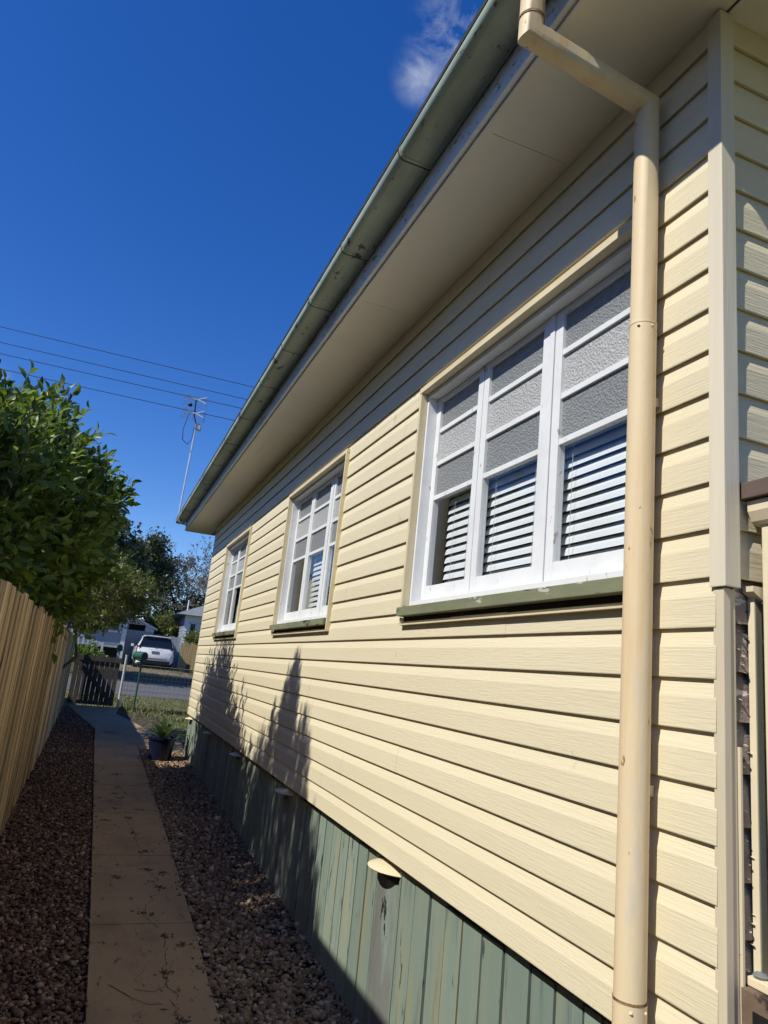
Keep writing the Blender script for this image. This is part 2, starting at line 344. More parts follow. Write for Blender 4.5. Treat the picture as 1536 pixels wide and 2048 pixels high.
def glass_mat(name, frosted, base=(.42,.44,.45), tmix=.3):
    m = bpy.data.materials.new(name); m.use_nodes = True; t = m.node_tree; t.nodes.clear(); N = t.nodes.new; L = t.links.new
    o = N("ShaderNodeOutputMaterial"); x = N("ShaderNodeMixShader"); L(x.outputs[0], o.inputs[0])
    if not frosted:
        fr = N("ShaderNodeLayerWeight"); fr.inputs[0].default_value = .5
        pw = N("ShaderNodeMath"); pw.operation = 'POWER'; pw.inputs[1].default_value = 5; L(fr.outputs['Facing'], pw.inputs[0])
        mr = N("ShaderNodeMath"); mr.operation = 'MULTIPLY_ADD'; mr.inputs[1].default_value = .6; mr.inputs[2].default_value = .04; L(pw.outputs[0], mr.inputs[0])
        a = N("ShaderNodeBsdfTransparent"); a.inputs[0].default_value = (.975,.985,.985,1)
        b = N("ShaderNodeBsdfGlossy"); b.inputs['Roughness'].default_value = .03
        L(mr.outputs[0], x.inputs[0]); L(a.outputs[0], x.inputs[1]); L(b.outputs[0], x.inputs[2])
    else:
        tcn = N("ShaderNodeTexCoord")
        mp = N("ShaderNodeMapping"); L(tcn.outputs['Object'], mp.inputs[0])
        nz = N("ShaderNodeTexNoise"); nz.inputs['Scale'].default_value = 22; L(mp.outputs[0], nz.inputs['Vector'])
        ad = N("ShaderNodeMix"); ad.data_type = 'VECTOR'; ad.inputs[0].default_value = .03; L(mp.outputs[0], ad.inputs[4]); L(nz.outputs['Color'], ad.inputs[5])
        vo = N("ShaderNodeTexVoronoi"); vo.feature = 'SMOOTH_F1'; vo.inputs['Scale'].default_value = 95; vo.inputs['Smoothness'].default_value = .35; L(ad.outputs[1], vo.inputs['Vector'])
        bp = N("ShaderNodeBump"); bp.inputs['Strength'].default_value = .8; bp.inputs['Distance'].default_value = .006; L(vo.outputs['Distance'], bp.inputs['Height'])
        p = N("ShaderNodeBsdfPrincipled"); p.inputs['Base Color'].default_value = base+(1,); p.inputs['Roughness'].default_value = .2; p.inputs['Specular IOR Level'].default_value = .7
        L(bp.outputs[0], p.inputs['Normal'])
        a = N("ShaderNodeBsdfTransparent"); a.inputs[0].default_value = (.75,.78,.8,1)
        x.inputs[0].default_value = 1-tmix; L(a.outputs[0], x.inputs[1]); L(p.outputs[0], x.inputs[2])
    return m
m_glass = glass_mat("clear_window_glass", False)
m_frost = glass_mat("pebbled_obscure_glass", True, (.26,.275,.275), .16)
m_frost2 = glass_mat("bright_obscure_glass", True, (.46,.47,.46), .1)

# ------------------------------------------------------------------ the setting: ground, path, road
def ground_sheet():
    ys = sorted(set(KN + list(np.arange(-60, 60, 2.0)))); xs = [-400, -60, -20, -8, -3, 0, 3, 8, 20, 60, 400]
    v = [(x, y, gz(y)-.012) for y in ys for x in xs]; n = len(xs)
    f = [(i*n+j, i*n+j+1, (i+1)*n+j+1, (i+1)*n+j) for i in range(len(ys)-1) for j in range(n-1)]
    me = bpy.data.meshes.new("ground"); me.from_pydata(v, [], f); me.update(); return struct(link("ground", me, m_ground))
ground_sheet()
struct(sheet("gravel_bed", m_gravelbed, -.62, 1.64, -4, 19.0, -.006))
struct(sheet("road", m_road, -120, 120, 23.1, 28.2, -.004))
struct(sheet("roadside_verge", m_verge, -120, 120, 28.3, 37, -.006))
struct(sheet("driveway", mat("tan_dirt_driveway", (.20,.145,.095), (.15,.11,.07), nscale=3, rough=.95, bump=.4), 1.0, 4.2, 31.5, 39, .002))
# path: separate pours with open joints, then an apron that swings to the gate and round the house corner
pl = lambda y: float(np.interp(y, [0, 5, 13, 15.1], [.275, .262, .215, .205]))
pr = lambda y: float(np.interp(y, [0, 5, 13, 15.1], [.905, .905, .900, .900]))
jn = [.75, 2.28, 3.78, 5.285, 6.77, 8.25, 9.75, 11.25, 12.75]
path_root = None
pb = MB()
def slab(mb, poly, top=.03, bot=-.05):
    n = len(poly); v = [(x, y, gz(y)+bot) for x, y in poly] + [(x, y, gz(y)+top) for x, y in poly]
    mb.add(v, [tuple(range(n))[::-1], tuple(range(n, 2*n))] + [(i, (i+1) % n, n+(i+1) % n, n+i) for i in range(n)])
for a, b in zip(jn[:-1], jn[1:]):
    ks = [a+.006] + [k for k in KN if a+.02 < k < b-.02] + [b-.006]
    for y0, y1 in zip(ks[:-1], ks[1:]): slab(pb, [(pl(y0), y0), (pr(y0), y0), (pr(y1), y1), (pl(y1), y1)])
slab(pb, [(.21,12.76),(.9,12.76),(.9,13.5),(.21,13.5)])
slab(pb, [(.91,12.95),(1.68,12.95),(1.68,13.5),(.91,13.5)])
slab(pb, [(.21,13.5),(1.70,13.5),(1.70,13.9),(1.24,15.3),(.21,15.1)])
slab(pb, [(.21,15.1),(1.24,15.3),(.66,17.95),(.62,18.1),(-.1,17.0)])
slab(pb, [(-.1,17.0),(.62,18.1),(.72,19.4),(-.48,19.35)])
path = struct(pb.build("path", m_conc))
def ribbon(mb, pts, wd, z, gap=.22):
    for i in range(len(pts)-1):
        if random.random() < gap: continue
        a = Vector((pts[i][0], pts[i][1], 0)); b = Vector((pts[i+1][0], pts[i+1][1], 0)); d = (b-a).normalized(); s = Vector((-d.y, d.x, 0))
        w0 = wd*random.uniform(.3, 1.1)/2
        mb.add([(a.x-s.x*w0, a.y-s.y*w0, gz(a.y)+z), (a.x+s.x*w0, a.y+s.y*w0, gz(a.y)+z), (b.x+s.x*w0, b.y+s.y*w0, gz(b.y)+z), (b.x-s.x*w0, b.y-s.y*w0, gz(b.y)+z)], [(0,1,2,3)])
ck = MB()
def walk(x, y, y1, dx=.010, st=.034, w_=.0055):
    pts = [(x, y)]
    while y < y1:
        y += random.uniform(.4, 1.4)*st; x += random.gauss(0, dx*1.6); x = min(max(x, pl(y)+.06), pr(y)-.06); pts.append((x, y))
    ribbon(ck, pts, w_, .0325); return pts
main = walk(.63, 3.6, 12.7)
walk(.55, 4.4, 5.2, w_=.0035); walk(.42, 5.9, 6.7, w_=.003); walk(.50, 7.2, 8.0, w_=.003); walk(.70, 8.9, 9.5, w_=.003)
ribbon(ck, [(.265,4.62),(.37,4.50),(.48,4.36),(.56,4.28),(.64,4.27)], .005, .0325)
ribbon(ck, [(.73,4.75),(.69,4.58),(.66,4.45),(.60,4.40),(.50,4.44)], .004, .0325)
blobs = [(main[int(len(main)*t)][0]+random.gauss(0,.02), main[int(len(main)*t)][1]) for t in (.06,.11,.16,.2,.26,.3,.35,.41,.47,.52,.58,.66,.75)]
blobs += [(.44,6.2),(.80,6.3),(.80,4.95),(.36,7.9),(.7,8.4),(.45,9.2)]
for bx, by in blobs:                                    # weeds and dirt packed in the crack
    for _ in range(22):
        r0 = random.uniform(.004, .017)
        cx, cy = bx+random.gauss(0,.026), by+random.gauss(0,.022); n = 7
        v = [(cx+math.cos(2*PI*i/n)*r0*random.uniform(.4,1), cy+math.sin(2*PI*i/n)*r0*random.uniform(.3,.8), 0) for i in range(n)]
        v = [(x, y, gz(y)+.0325+random.uniform(.0005,.004)) for x, y, _z in v]
        ck.add(v, [tuple(range(n))])
struct(ck.build("path_crack", m_crack), 'stuff')

# pebbles
ICO = None
def ico():
    bm = bmesh.new(); bmesh.ops.create_icosphere(bm, subdivisions=1, radius=1)
    v = np.array([x.co[:] for x in bm.verts]); f = np.array([[q.index for q in t.verts] for t in bm.faces]); bm.free(); return v, f
IV, IF = ico()
def pebbles(name, m, P, S):
    n = len(P); k = len(IV)
    V = np.repeat(IV[None], n, 0)*(1+rng.normal(0, .16, (n, k, 1)))
    sc_ = np.stack([S*rng.uniform(.8,1.3,n), S*rng.uniform(.7,1.1,n), S*rng.uniform(.45,.8,n)], 1)
    V = V*sc_[:, None, :]
    a = rng.uniform(0, 2*PI, n); t = rng.normal(0, .4, n)
    c, s_ = np.cos(t)[:, None], np.sin(t)[:, None]; x, z = V[..., 0].copy(), V[..., 2].copy(); V[..., 0] = c*x-s_*z; V[..., 2] = s_*x+c*z
    c, s_ = np.cos(a)[:, None], np.sin(a)[:, None]; x, y = V[..., 0].copy(), V[..., 1].copy(); V[..., 0] = c*x-s_*y; V[..., 1] = s_*x+c*y
    V += P[:, None, :]
    F = (IF[None] + (np.arange(n)*k)[:, None, None]).reshape(-1, 3)
    return link(name, mesh_np(name, V.reshape(-1, 3), F), m)
def scatter(n, x0, x1, y0, y1, pw=1.6):
    y = y0 + (y1-y0)*rng.random(n)**pw
    xa = x0(y) if callable(x0) else np.full(n, x0); xb = x1(y) if callable(x1) else np.full(n, x1)
    return np.stack([xa+(xb-xa)*rng.random(n), y, np.interp(y, KN, KZ)], 1)
Pp = scatter(19000, -.60, lambda y: np.interp(y, [0,5,13,15.1,17,19], [.265,.25,.20,.19,-.12,-.45]), 3.2, 18.8)
Pp[:, 2] += rng.uniform(0, .012, len(Pp)); struct(pebbles("red_gravel", m_pebL, Pp, np.clip(rng.lognormal(-4.32, .32, len(Pp)), .006, .026)), 'stuff')
Pp = scatter(15500, .915, 1.63, 2.6, 12.9)
Pp[:, 2] += rng.uniform(0, .014, len(Pp)) + .03*np.clip((Pp[:,0]-1.35)/.3, 0, 1); struct(pebbles("pale_gravel", m_pebR, Pp, np.clip(rng.lognormal(-4.22, .34, len(Pp)), .006, .032)), 'stuff')

Pp = np.concatenate([scatter(90, lambda y: np.interp(y,[0,15],[.27,.215]), lambda y: np.interp(y,[0,15],[.27,.215])+.09*rng.random(len(y))**2, 3.4, 13), scatter(120, lambda y: .90-.12*rng.random(len(y))**2, .90, 3.2, 12.5)])
Pp[:, 2] += .034; struct(pebbles("stray_gravel", m_pebR, Pp, rng.uniform(.005, .011, len(Pp))), 'stuff')
def litter(n):
    P = np.concatenate([scatter(n, -.58, .2, 4, 18.5, 1.1), scatter(n//3, .92, 1.6, 3.5, 12.8), scatter(n//10, .26, .88, 4, 18)])
    P[:, 2] += .030; m_ = len(P); a = rng.uniform(0, 2*PI, m_); D = np.stack([np.cos(a), np.sin(a), rng.normal(0, .25, m_)], 1); L_ = rng.uniform(.025, .06, m_)
    S = np.stack([-np.sin(a), np.cos(a), rng.normal(0, .3, m_)], 1); W_ = (L_*.2)[:, None]; L2 = L_[:, None]
    V = np.stack([P, P+D*L2*.45+S*W_, P+D*L2, P+D*L2*.45-S*W_], 1).reshape(-1, 3)
    return struct(link("leaf_litter", mesh_np("leaf_litter", V, np.arange(4*m_).reshape(m_, 4)), pebble_mat("dry_fallen_leaf", (.07,.04,.02), (.14,.085,.04), (.22,.14,.065), (.30,.22,.11))), 'stuff')
litter(420)

# lawn blades
def grass(name, m, n, area, h0, h1):
    x = rng.uniform(area[0], area[1], n); y = rng.uniform(area[2], area[3], n)
    keep = ~((y < 19.4) & (x < np.interp(y, [12.9,13.9,15.3,17.95,19.4], [1.75,1.72,1.26,.68,.74]))) & ~((y < 12.9) & (x < 12))
    x, y = x[keep], y[keep]; n = len(x)
    h = rng.uniform(h0, h1, n)*(0.6+.8*(np.sin(x*2.1+y*.9)*.5+.5)); a = rng.uniform(0, 2*PI, n); wd = rng.uniform(.006, .014, n)
    z = np.interp(y, KN, KZ)-.012; lean = rng.normal(0, .4, (n, 2))*h[:, None]
    b0 = np.stack([x-np.cos(a)*wd, y-np.sin(a)*wd, z], 1); b1 = np.stack([x+np.cos(a)*wd, y+np.sin(a)*wd, z], 1); t = np.stack([x+lean[:,0], y+lean[:,1], z+h], 1)
    V = np.stack([b0, b1, t], 1).reshape(-1, 3)
    return struct(link(name, mesh_np(name, V, np.arange(3*n).reshape(n, 3)), m), 'stuff')
grass("grass", m_grass, 26000, (-2.5, 4.2, 13, 23), .02, .065)
grass("verge_grass", m_grass, 9000, (-3, 6, 29.6, 38), .03, .09)

# ------------------------------------------------------------------ the house
E_ = .14; LAP0 = 2.1701; XW = 1.5518; XB = XW+.018; ZB = LAP0-9*E_; ZS = 4.100; YN = 1.505; YF = 12.56
house = thing("weatherboard_house", "long cream weatherboard house with white casement windows filling the right of the picture", "house", (XW, YN, 0))
OPEN = [(1.80, 3.69), (5.115, 6.93), (8.985, 10.80)]; OZ0, OZ1 = 2.205, 3.49
PROF = [(0.0, .0, .006), (0.0, .0, .018), (.088, 1, .0165), (.136, 1, .001), (.141, 1, .0)]
def lap_profile(zb, z0, z1):
    """cladding board profile (offset outward, z) clipped to z0..z1"""
    pts = [(.001, zb+.005), (.0155, zb), (.0165, zb+.003), (.0150, zb+.086), (.0035, zb+.135), (.001, zb+.146)]
    out_ = []
    for (o0, a), (o1, b) in zip(pts[:-1], pts[1:]):
        lo, hi = (a, b) if a <= b else (b, a)
        if hi < z0 or lo > z1: continue
        def at(z): return o0+(o1-o0)*((z-a)/(b-a) if abs(b-a) > 1e-9 else 0)
        za, zb_ = min(max(a, z0), z1), min(max(b, z0), z1)
        for z in (za, zb_):
            q = (at(z), z)
            if not out_ or (abs(out_[-1][0]-q[0]) > 1e-6 or abs(out_[-1][1]-q[1]) > 1e-6): out_.append(q)
    return out_
def side_cladding():
    mb = MB()
    for k in range(-9, 14):
        zb = LAP0+k*E_
        bounds = sorted([zb, min(zb+E_, ZS)] + [z for z in (OZ0, OZ1) if zb < z < zb+E_])
        # staggered butt joints
        js = sorted(random.uniform(2.5, 12) for _ in range(2))
        for za, zc in zip(bounds[:-1], bounds[1:]):
            mid = (za+zc)/2
            ys = [YN-.01, YF]
            if OZ0 < mid < OZ1:
                ys = [YN-.01] + [v for o in OPEN for v in o] + [YF]
            spans = [(ys[i], ys[i+1]) for i in range(0, len(ys), 2)]
            for a, b in spans:
                cuts = [a] + [j for j in js if a+.25 < j < b-.25] + [b]
                for i, (c0, c1) in enumerate(zip(cuts[:-1], cuts[1:])):
                    e = .0007*(i % 2)
                    top = zc if abs(zc-min(zb+E_, ZS)) > 1e-6 else zc+.006
                    pr_ = lap_profile(zb, za if za > zb+1e-6 else zb-.001, top)
                    mb.extrude([(XB-o-(e if o > .0025 else 0), z) for o, z in pr_], 'y', c0, c1, closed=False)
    return mb.build("cladding", m_vinyl, house, smooth=12)
side_cladding()
def end_cladding():
    mb = MB()
    for k in range(0, 14):
        zb = LAP0+k*E_; p = lap_profile(zb, zb-.001, min(zb+E_+.006, ZS))
        mb.extrude([(1.486-o, z) for o, z in p], 'x', XW+.045, 8.6, closed=False)
    return mb.build("end_cladding", m_vinyl_x, house, smooth=12)
end_cladding()
MB().box(XB-.008, XB+.022, YN-.036, YN+.006, 2.143, 4.085).extrude([(XB-.022, YN+.006), (XB-.022, YN-.05), (XB+.035, YN-.05), (XB+.035, YN+.012), (XB+.025, YN+.012), (XB+.025, YN-.04), (XB-.012, YN-.04), (XB-.012, YN+.006)], 'z', 2.14, 4.088).build("corner_board", m_vinyl_z, house, bevel=.003)
MB().extrude([(XB-.014, 1.505), (XB-.014, 1.469), (XB+.012, 1.469), (XB+.012, 1.474), (XB+.034, 1.474), (XB+.034, 1.505)], 'z', .6, 2.138).build("corner_post", m_trim_old, house, bevel=.003)
MB().box(XB-.016, XB+.03, YF-.004, YF+.045, ZB-.01, 4.09).build("far_corner_board", m_trim, house, bevel=.003)
# old boards showing under the cut-off cladding, then the porch-side trim
ob = MB()
for k in range(10):
    z = .86+k*.132
    ob.extrude([(1.505, z), (1.479, z), (1.487, z+.10), (1.505, z+.133)], 'x', 1.604, 2.6)
ob.build("old_weatherboard", m_oldboard, house)
fl = MB()
for _ in range(46):
    x = random.uniform(1.608, 1.655); z = random.uniform(.95, 2.05); s_ = random.uniform(.003, .008)
    fl.add([(x-s_, 1.479, z), (x+s_*.9, 1.4785, z+random.uniform(-.3,.3)*s_), (x+s_*.6, 1.471, z-s_*.7), (x-s_*.5, 1.469, z-s_*.55)], [(0,1,2,3)])
struct(fl.build("paint_flakes", mat("curling_paint_flake", (.50,.45,.37), (.40,.36,.30), rough=.6), house), "stuff")
MB().box(1.606, 1.613, 1.466, 1.480, .9, 1.72).build("flaking_edge_strip", m_trim_old, house)

# skirting boards, stumps and ant caps
STY = [3.70, 5.86, 8.02, 10.18, 12.33]
sk = MB(); y = 1.0; boards = []
while y < 12.55:
    b = .142+random.uniform(-.012, .012); 
    c0, c1 = STY[0]-.15, STY[0]+.15
    if y < c0 < y+b: boards.append((y, c0-.004-y)); y = c1+.004
    boards.append((y, b))
    y += b+random.choice([.007, .010, .015, .024])
for y, b in boards:
    x = 1.600+random.uniform(0, .006); zt = .872+random.uniform(-.008, .008); zb_ = gz(y)-.05; t = random.uniform(-.004, .004)
    sk.hexa([(x, y, zb_), (x+.02, y, zb_), (x+.02, y+b, zb_), (x+t, y+b, zb_), (x, y, zt), (x+.02, y, zt), (x+.02, y+b, zt), (x+t, y+b, zt)])
sk.build("skirting", m_skirt, house)
MB().box(1.66, 1.70, 1.0, 12.5, -.1, .95).build("underfloor_shade_backing", m_dark, house)  # black sheet, paints the shade seen between the skirting boards
for i, sy in enumerate(STY):
    s_ = MB(); n = 18; prof = []
    for zz in np.linspace(gz(sy)-.05, .80, 9): prof.append((.135+random.uniform(-.006,.006), zz))
    if i: s_.lathe(prof, (1.715, sy, 0), 20)
    else: s_.extrude([(1.80,sy-.148),(1.612,sy-.148),(1.594,sy-.120),(1.588,sy),(1.594,sy+.120),(1.612,sy+.148),(1.80,sy+.148)], 'z', -.05, .80)
    s_.build("stump", m_stump, house, smooth=50)
    c = MB(); c.lathe([(.188,.802),(.198,.797),(.203,.802),(.16,.816),(.125,.826),(.01,.829)], (1.70, sy, .045), 28); c.build("ant_cap", m_cap, house, smooth=40)

# soffit sheets with open joints, fascia, gutter
XF = 1.10; YS0, YS1 = .25, 13.5
so_ = MB(); js = [YS0, 2.305, 3.90, 5.75, 7.6, 9.4, 11.2, YS1]
for a, b in zip(js[:-1], js[1:]): so_.box(XF+.035, XB+.01, a+.0015, b-.0015, ZS, ZS+.008)
for a, b in ((2.0, 4.4), (4.4, 6.8), (6.8, 8.6)): so_.box(a+.0015-.41 if a == 2.0 else a+.0015, b-.0015, YS0, YN+.02, ZS, ZS+.008)
so_.build("soffit", m_soffit, house)
MB().box(XF+.02, XF+.06, YS0, YS1-.03, ZS-.012, ZS-.001).build("soffit_bead", m_soffit, house)
fa = MB().box(XF, XF+.022, YS0, YS1, 4.112, 4.44).box(XF+.022, XB+.45, YS1-.022, YS1, 4.095, 4.42)
fa.build("fascia", m_fascia, house)
MB().box(XF-.006, XF+.028, YS0, YS1+.004, 4.104, 4.112).build("fascia_edge_strip", m_white, house)
gp = [(1.096,4.335),(1.096,4.252),(1.088,4.245),(.960,4.2465),(.945,4.250),(.932,4.258),(.924,4.270),(.921,4.285),(.922,4.300),(.926,4.309),
      (.930,4.311),(.930,4.306),(.927,4.298),(.926,4.286),(.929,4.273),(.937,4.263),(.948,4.256),(.962,4.252),(1.086,4.251),(1.090,4.255),(1.090,4.335)]
MB().extrude(gp, 'y', YS0, 13.72).build("gutter", m_gutter, house, smooth=35)
MB().extrude([(1.09,4.33)]+gp[1:10], 'y', 13.70, 13.716).build("gutter_stop_end", m_gutter, house)
MB().extrude([(.9285,4.3075),(.9205,4.3095),(.918,4.318),(.922,4.333),(.931,4.333),(.934,4.318)], 'y', YS0, 13.72).build("gutter_lip", m_gutlip, house)
gj = [1.62, 2.79, 3.68, 4.39, 5.19, 6.02, 7.0, 7.97, 9.0, 10.1, 11.2, 12.3, 13.3]
for i, y in enumerate(gj):
    o_ = 0.0025
    q = [(x-(o_ if x < .97 else 0), z-(o_ if z < 4.26 else 0)) for x, z in gp[1:10]]
    q2 = [(x, z) for x, z in gp[1:10]][::-1]
    MB().extrude(q+q2, 'y', y-.012 if i % 3 else y-.02, y+.008).build("gutter_joint", m_rust if i in (0, ) else m_gutter, house)
    s2 = MB()
    s2.extrude([(x-.0045 if x < .97 else x, z-.0045 if z < 4.26 else z) for x, z in gp[1:10]]+q2, 'y', y+.009, y+.014); s2.build("joint_sealant", m_gutlip, house)
# roof above (not seen from the path)
rb = MB()
RX0, RX1, RY0, RY1, RZ = .93, 9.6, .10, 13.66, 4.36
rb.add([(RX0,RY0,RZ),(RX1,RY0,RZ),(RX1,RY1,RZ),(RX0,RY1,RZ),((RX0+RX1)/2,RY0+4.2,RZ+1.75),((RX0+RX1)/2,RY1-4.2,RZ+1.75)], [(0,1,4),(1,2,5,4),(2,3,5),(3,0,4,5),(0,3,2,1)])
rb.build("roof", m_roof, house)
# body behind the cladding: inner lining with the openings, floor, ceiling and other walls
ib = MB(); X2 = 8.6
def wallx(x, t, y0, y1, z0, z1): ib.box(x, x+t, y0, y1, z0, z1)
ys = [YN+.03] + [v for o in OPEN for v in o] + [YF-.01]
for i in range(0, len(ys), 2): wallx(XB+.075, .02, ys[i], ys[i+1], OZ0-.02, OZ1+.02)
wallx(XB+.003, .09, YN+.03, YF-.01, .95, OZ0-.02); wallx(XB+.003, .09, YN+.03, YF-.01, OZ1+.02, ZS)
ib.box(XB+.1, X2, YN+.04, YF-.01, 1.1, 1.2); ib.box(XB+.1, X2, YN+.04, YF-.01, ZS-.05, ZS)
ib.box(X2, X2+.08, YN+.04, YF-.01, .95, ZS); ib.box(XB+.1, X2, YF-.06, YF-.01, 1.2, ZS-.05); ib.box(XB+.1, X2, YN+.04, YN+.09, 1.2, ZS-.05)
for y in (4.4, 8.0): ib.box(XB+.1, X2, y, y+.08, 1.2, ZS-.05)
ib.box(4.6, 4.7, YN+.1, YF-.1, 1.2, ZS-.05)
ib.build("inner_lining", m_room, house)

# windows: outer frame (part) > sill, trims, three casements with their panes
XS = 1.632                                             # plane of the sashes
def window(y0, y1):
    fr = MB()
    fr.box(XB+.004, XS+.05, y1-.022, y1-.002, OZ0, OZ1); fr.box(XB+.004, XS+.05, y0+.002, y0+.022, OZ0, OZ1)
    fr.box(XB+.004, XS+.05, y0+.022, y1-.022, OZ1-.026, OZ1-.002)
    fr.box(XS-.004, XS+.05, y1-1.232, y1-1.198, OZ0+.03, OZ1-.026)
    fr.box(XB+.004, XS+.05, y0+.022, y1-.022, OZ0+.001, OZ0+.03)
    F = fr.build("window", m_white, house, bevel=.002)
    tr = MB()
    tr.box(XW-.024, XB+.02, y0-.022, y1+.024, OZ1, OZ1+.033)                  # head flashing, catches the sun
    tr.box(XW-.021, XB+.006, y1, y1+.024, 2.207, OZ1); tr.box(XW-.026, XB+.006, y0-.020, y0, 2.105, OZ1)
    tr.box(XW-.022, XB+.004, y0-.020, y1+.012, 2.098, 2.106); tr.box(XW-.022, XB+.004, y1+.006, y1+.012, 2.106, 2.142)
    tr.build("trim", m_trim, F, bevel=.002)
    si = MB(); si.hexa([(XW-.042,y0+.02,2.147),(XS+.0,y0+.02,2.147),(XS+.0,y1+.022,2.147),(XW-.042,y1+.022,2.147),
                        (XW-.042,y0+.02,2.196),(XS+.0,y0+.02,2.214),(XS+.0,y1+.022,2.214),(XW-.042,y1+.022,2.196)])
    si.build("sill", m_sill, F, bevel=.003)
    ca = MB()                                                                   # near-black box, paints in the shade under the sill
    ca.box(XW+.004, XB+.004, y0, y1+.006, 2.107, 2.146); ca.build("under_sill_shade", m_dark, F)
    TZ = [2.838, 3.045, 3.25]
    for (a, b) in ((y1-.022, y1-.592), (y1-.596, y1-1.196), (y1-1.236, y1-1.80)):
        x0, x1 = XS, XS+.038; s_ = MB(); st = .055
        s_.box(x0, x1, a-st, a-.001, OZ0+.032, OZ1-.028); s_.box(x0, x1, b+.001, b+st, OZ0+.032, OZ1-.028)
        s_.box(x0+.001, x1-.001, b+st, a-st, OZ0+.033, 2.325); s_.box(x0+.001, x1-.001, b+st, a-st, 3.43, OZ1-.029)
        for z in TZ: s_.box(x0+.004, x1-.004, b+st, a-st, z-.013, z+.013)
        s_.build("casement", m_white, F, bevel=.0025)
        zz = [2.325] + TZ + [3.43]
        for i in range(4):
            lo, hi = zz[i]+(.013 if i else 0), zz[i+1]-(.013 if i < 3 else 0)
            g = MB().box(x0+.016, x0+.020, b+st, a-st, lo, hi)
            if i == 0: g.build("clear_pane", m_glass, F)
            else:
                o = g.build("obscure_pane", m_frost2 if i == 2 else m_frost, F)
                if i == 2: o['label'] = "paler obscure glass pane"
    return F
WN = [window(*o) for o in OPEN]

def blind(y0, y1, label, x=1.705, z0=2.27, z1=3.44):
    r = thing("venetian_blind", label, "blind", (x, (y0+y1)/2, z0))
    sl_ = MB(); z = z0+.02; n = 0
    tilt = math.radians(67); hw = .0255
    while z < z1-.03:
        dx, dz = hw*math.cos(tilt), hw*math.sin(tilt)
        yw = random.uniform(-.0015, .0015)
        sl_.add([(x-dx, y0, z-dz), (x-dx*.2-.0035, y0, z+.0), (x+dx, y0, z+dz), (x-dx, y1, z-dz+yw), (x-dx*.2-.0035, y1, z+yw), (x+dx, y1, z+dz+yw)], [(0,1,4,3),(1,2,5,4)])
        z += .047; n += 1
    o = sl_.build("slats", m_blind, r)
    MB().box(x-.025, x+.025, y0, y1, z0-.02, z0-.004).build("bottom_rail", m_blind, r)
    MB().box(x-.03, x+.03, y0, y1, z1-.03, z1).build("head_rail", m_blind, r)
    for yy in (y0+.12, y1-.12):
        MB().tube([(x-.03, yy, z0), (x-.03, yy, z1-.03)], .0012, 5).build("cord", m_cord, r)
    return r
blind(1.90, 2.47, "white venetian blind behind the right casement of the large near window")
blind(2.50, 3.09, "white venetian blind behind the middle casement of the large near window")
blind(3.12, 3.53, "narrow white venetian blind behind the left casement of the large near window")
blind(5.16, 6.28, "white venetian blind in the middle window of the long wall")
def curtain(y0, y1, label, x=1.80, z0=2.24, z1=3.44):
    mb = MB(); n = 40; pts = []
    for i in range(n+1):
        t = i/n; pts.append((x+.018*math.sin(t*PI*9)+.006*math.sin(t*31), y0+(y1-y0)*t))
    p2 = pts + [(a+.003, b) for a, b in pts[::-1]]
    mb.extrude(p2, 'z', z0, z1); return tag(mb.build("curtain", m_curtain, smooth=60), label, "curtain")
curtain(6.52, 6.86, "pale gathered curtain at the left side of the middle window")
curtain(9.7, 10.72, "pale gathered curtain inside the farthest window of the house")

# downpipe: wall pipe, mitred elbow, sloped run under the soffit, outlet
dp = MB()
PX, PY, PR = 1.492, 1.734, .0435
dp.tube([(PX,PY,-.05),(PX,PY,1.03)], PR+.0015, 24)
dp.tube([(PX,PY,1.00),(PX,PY,3.03)], PR, 24, cap=False)
dp.tube([(PX,PY,3.0),(PX,PY,3.905),(.982,1.715,3.955),(.982,1.715,4.25)], PR-.0012, 24, cap=False)
dpo = dp.build("downpipe", m_pipe, house, smooth=40)
MB().tube([(PX,PY,1.027),(PX,PY,1.0335)], PR+.0022, 24).build("pipe_joint", m_rust, dpo, smooth=40)
MB().tube([(PX,PY,3.024),(PX,PY,3.031)], PR+.0012, 24).build("pipe_joint", m_pipe, dpo, smooth=40)
MB().tube([(.982,1.715,4.006),(.982,1.715,4.015)], PR+.0012, 24).build("rusty_pipe_joint", m_rust, dpo, smooth=40)
for a, z in ((-2.2,1.012),(-1.2,1.012),(-2.6,3.012),(-1.55,3.012)):
    MB().lathe([(.0055,-.002),(.0045,.002),(.001,.004)], (PX+math.cos(a)*(PR+.001), PY+math.sin(a)*(PR+.001), z), 8).build("rivet", m_pipe, dpo)
for z in (1.55, 2.75): MB().box(PX+PR-.006, XW+.002, PY-.012, PY+.012, z, z+.03).build("pipe_bracket", m_pipe, dpo)

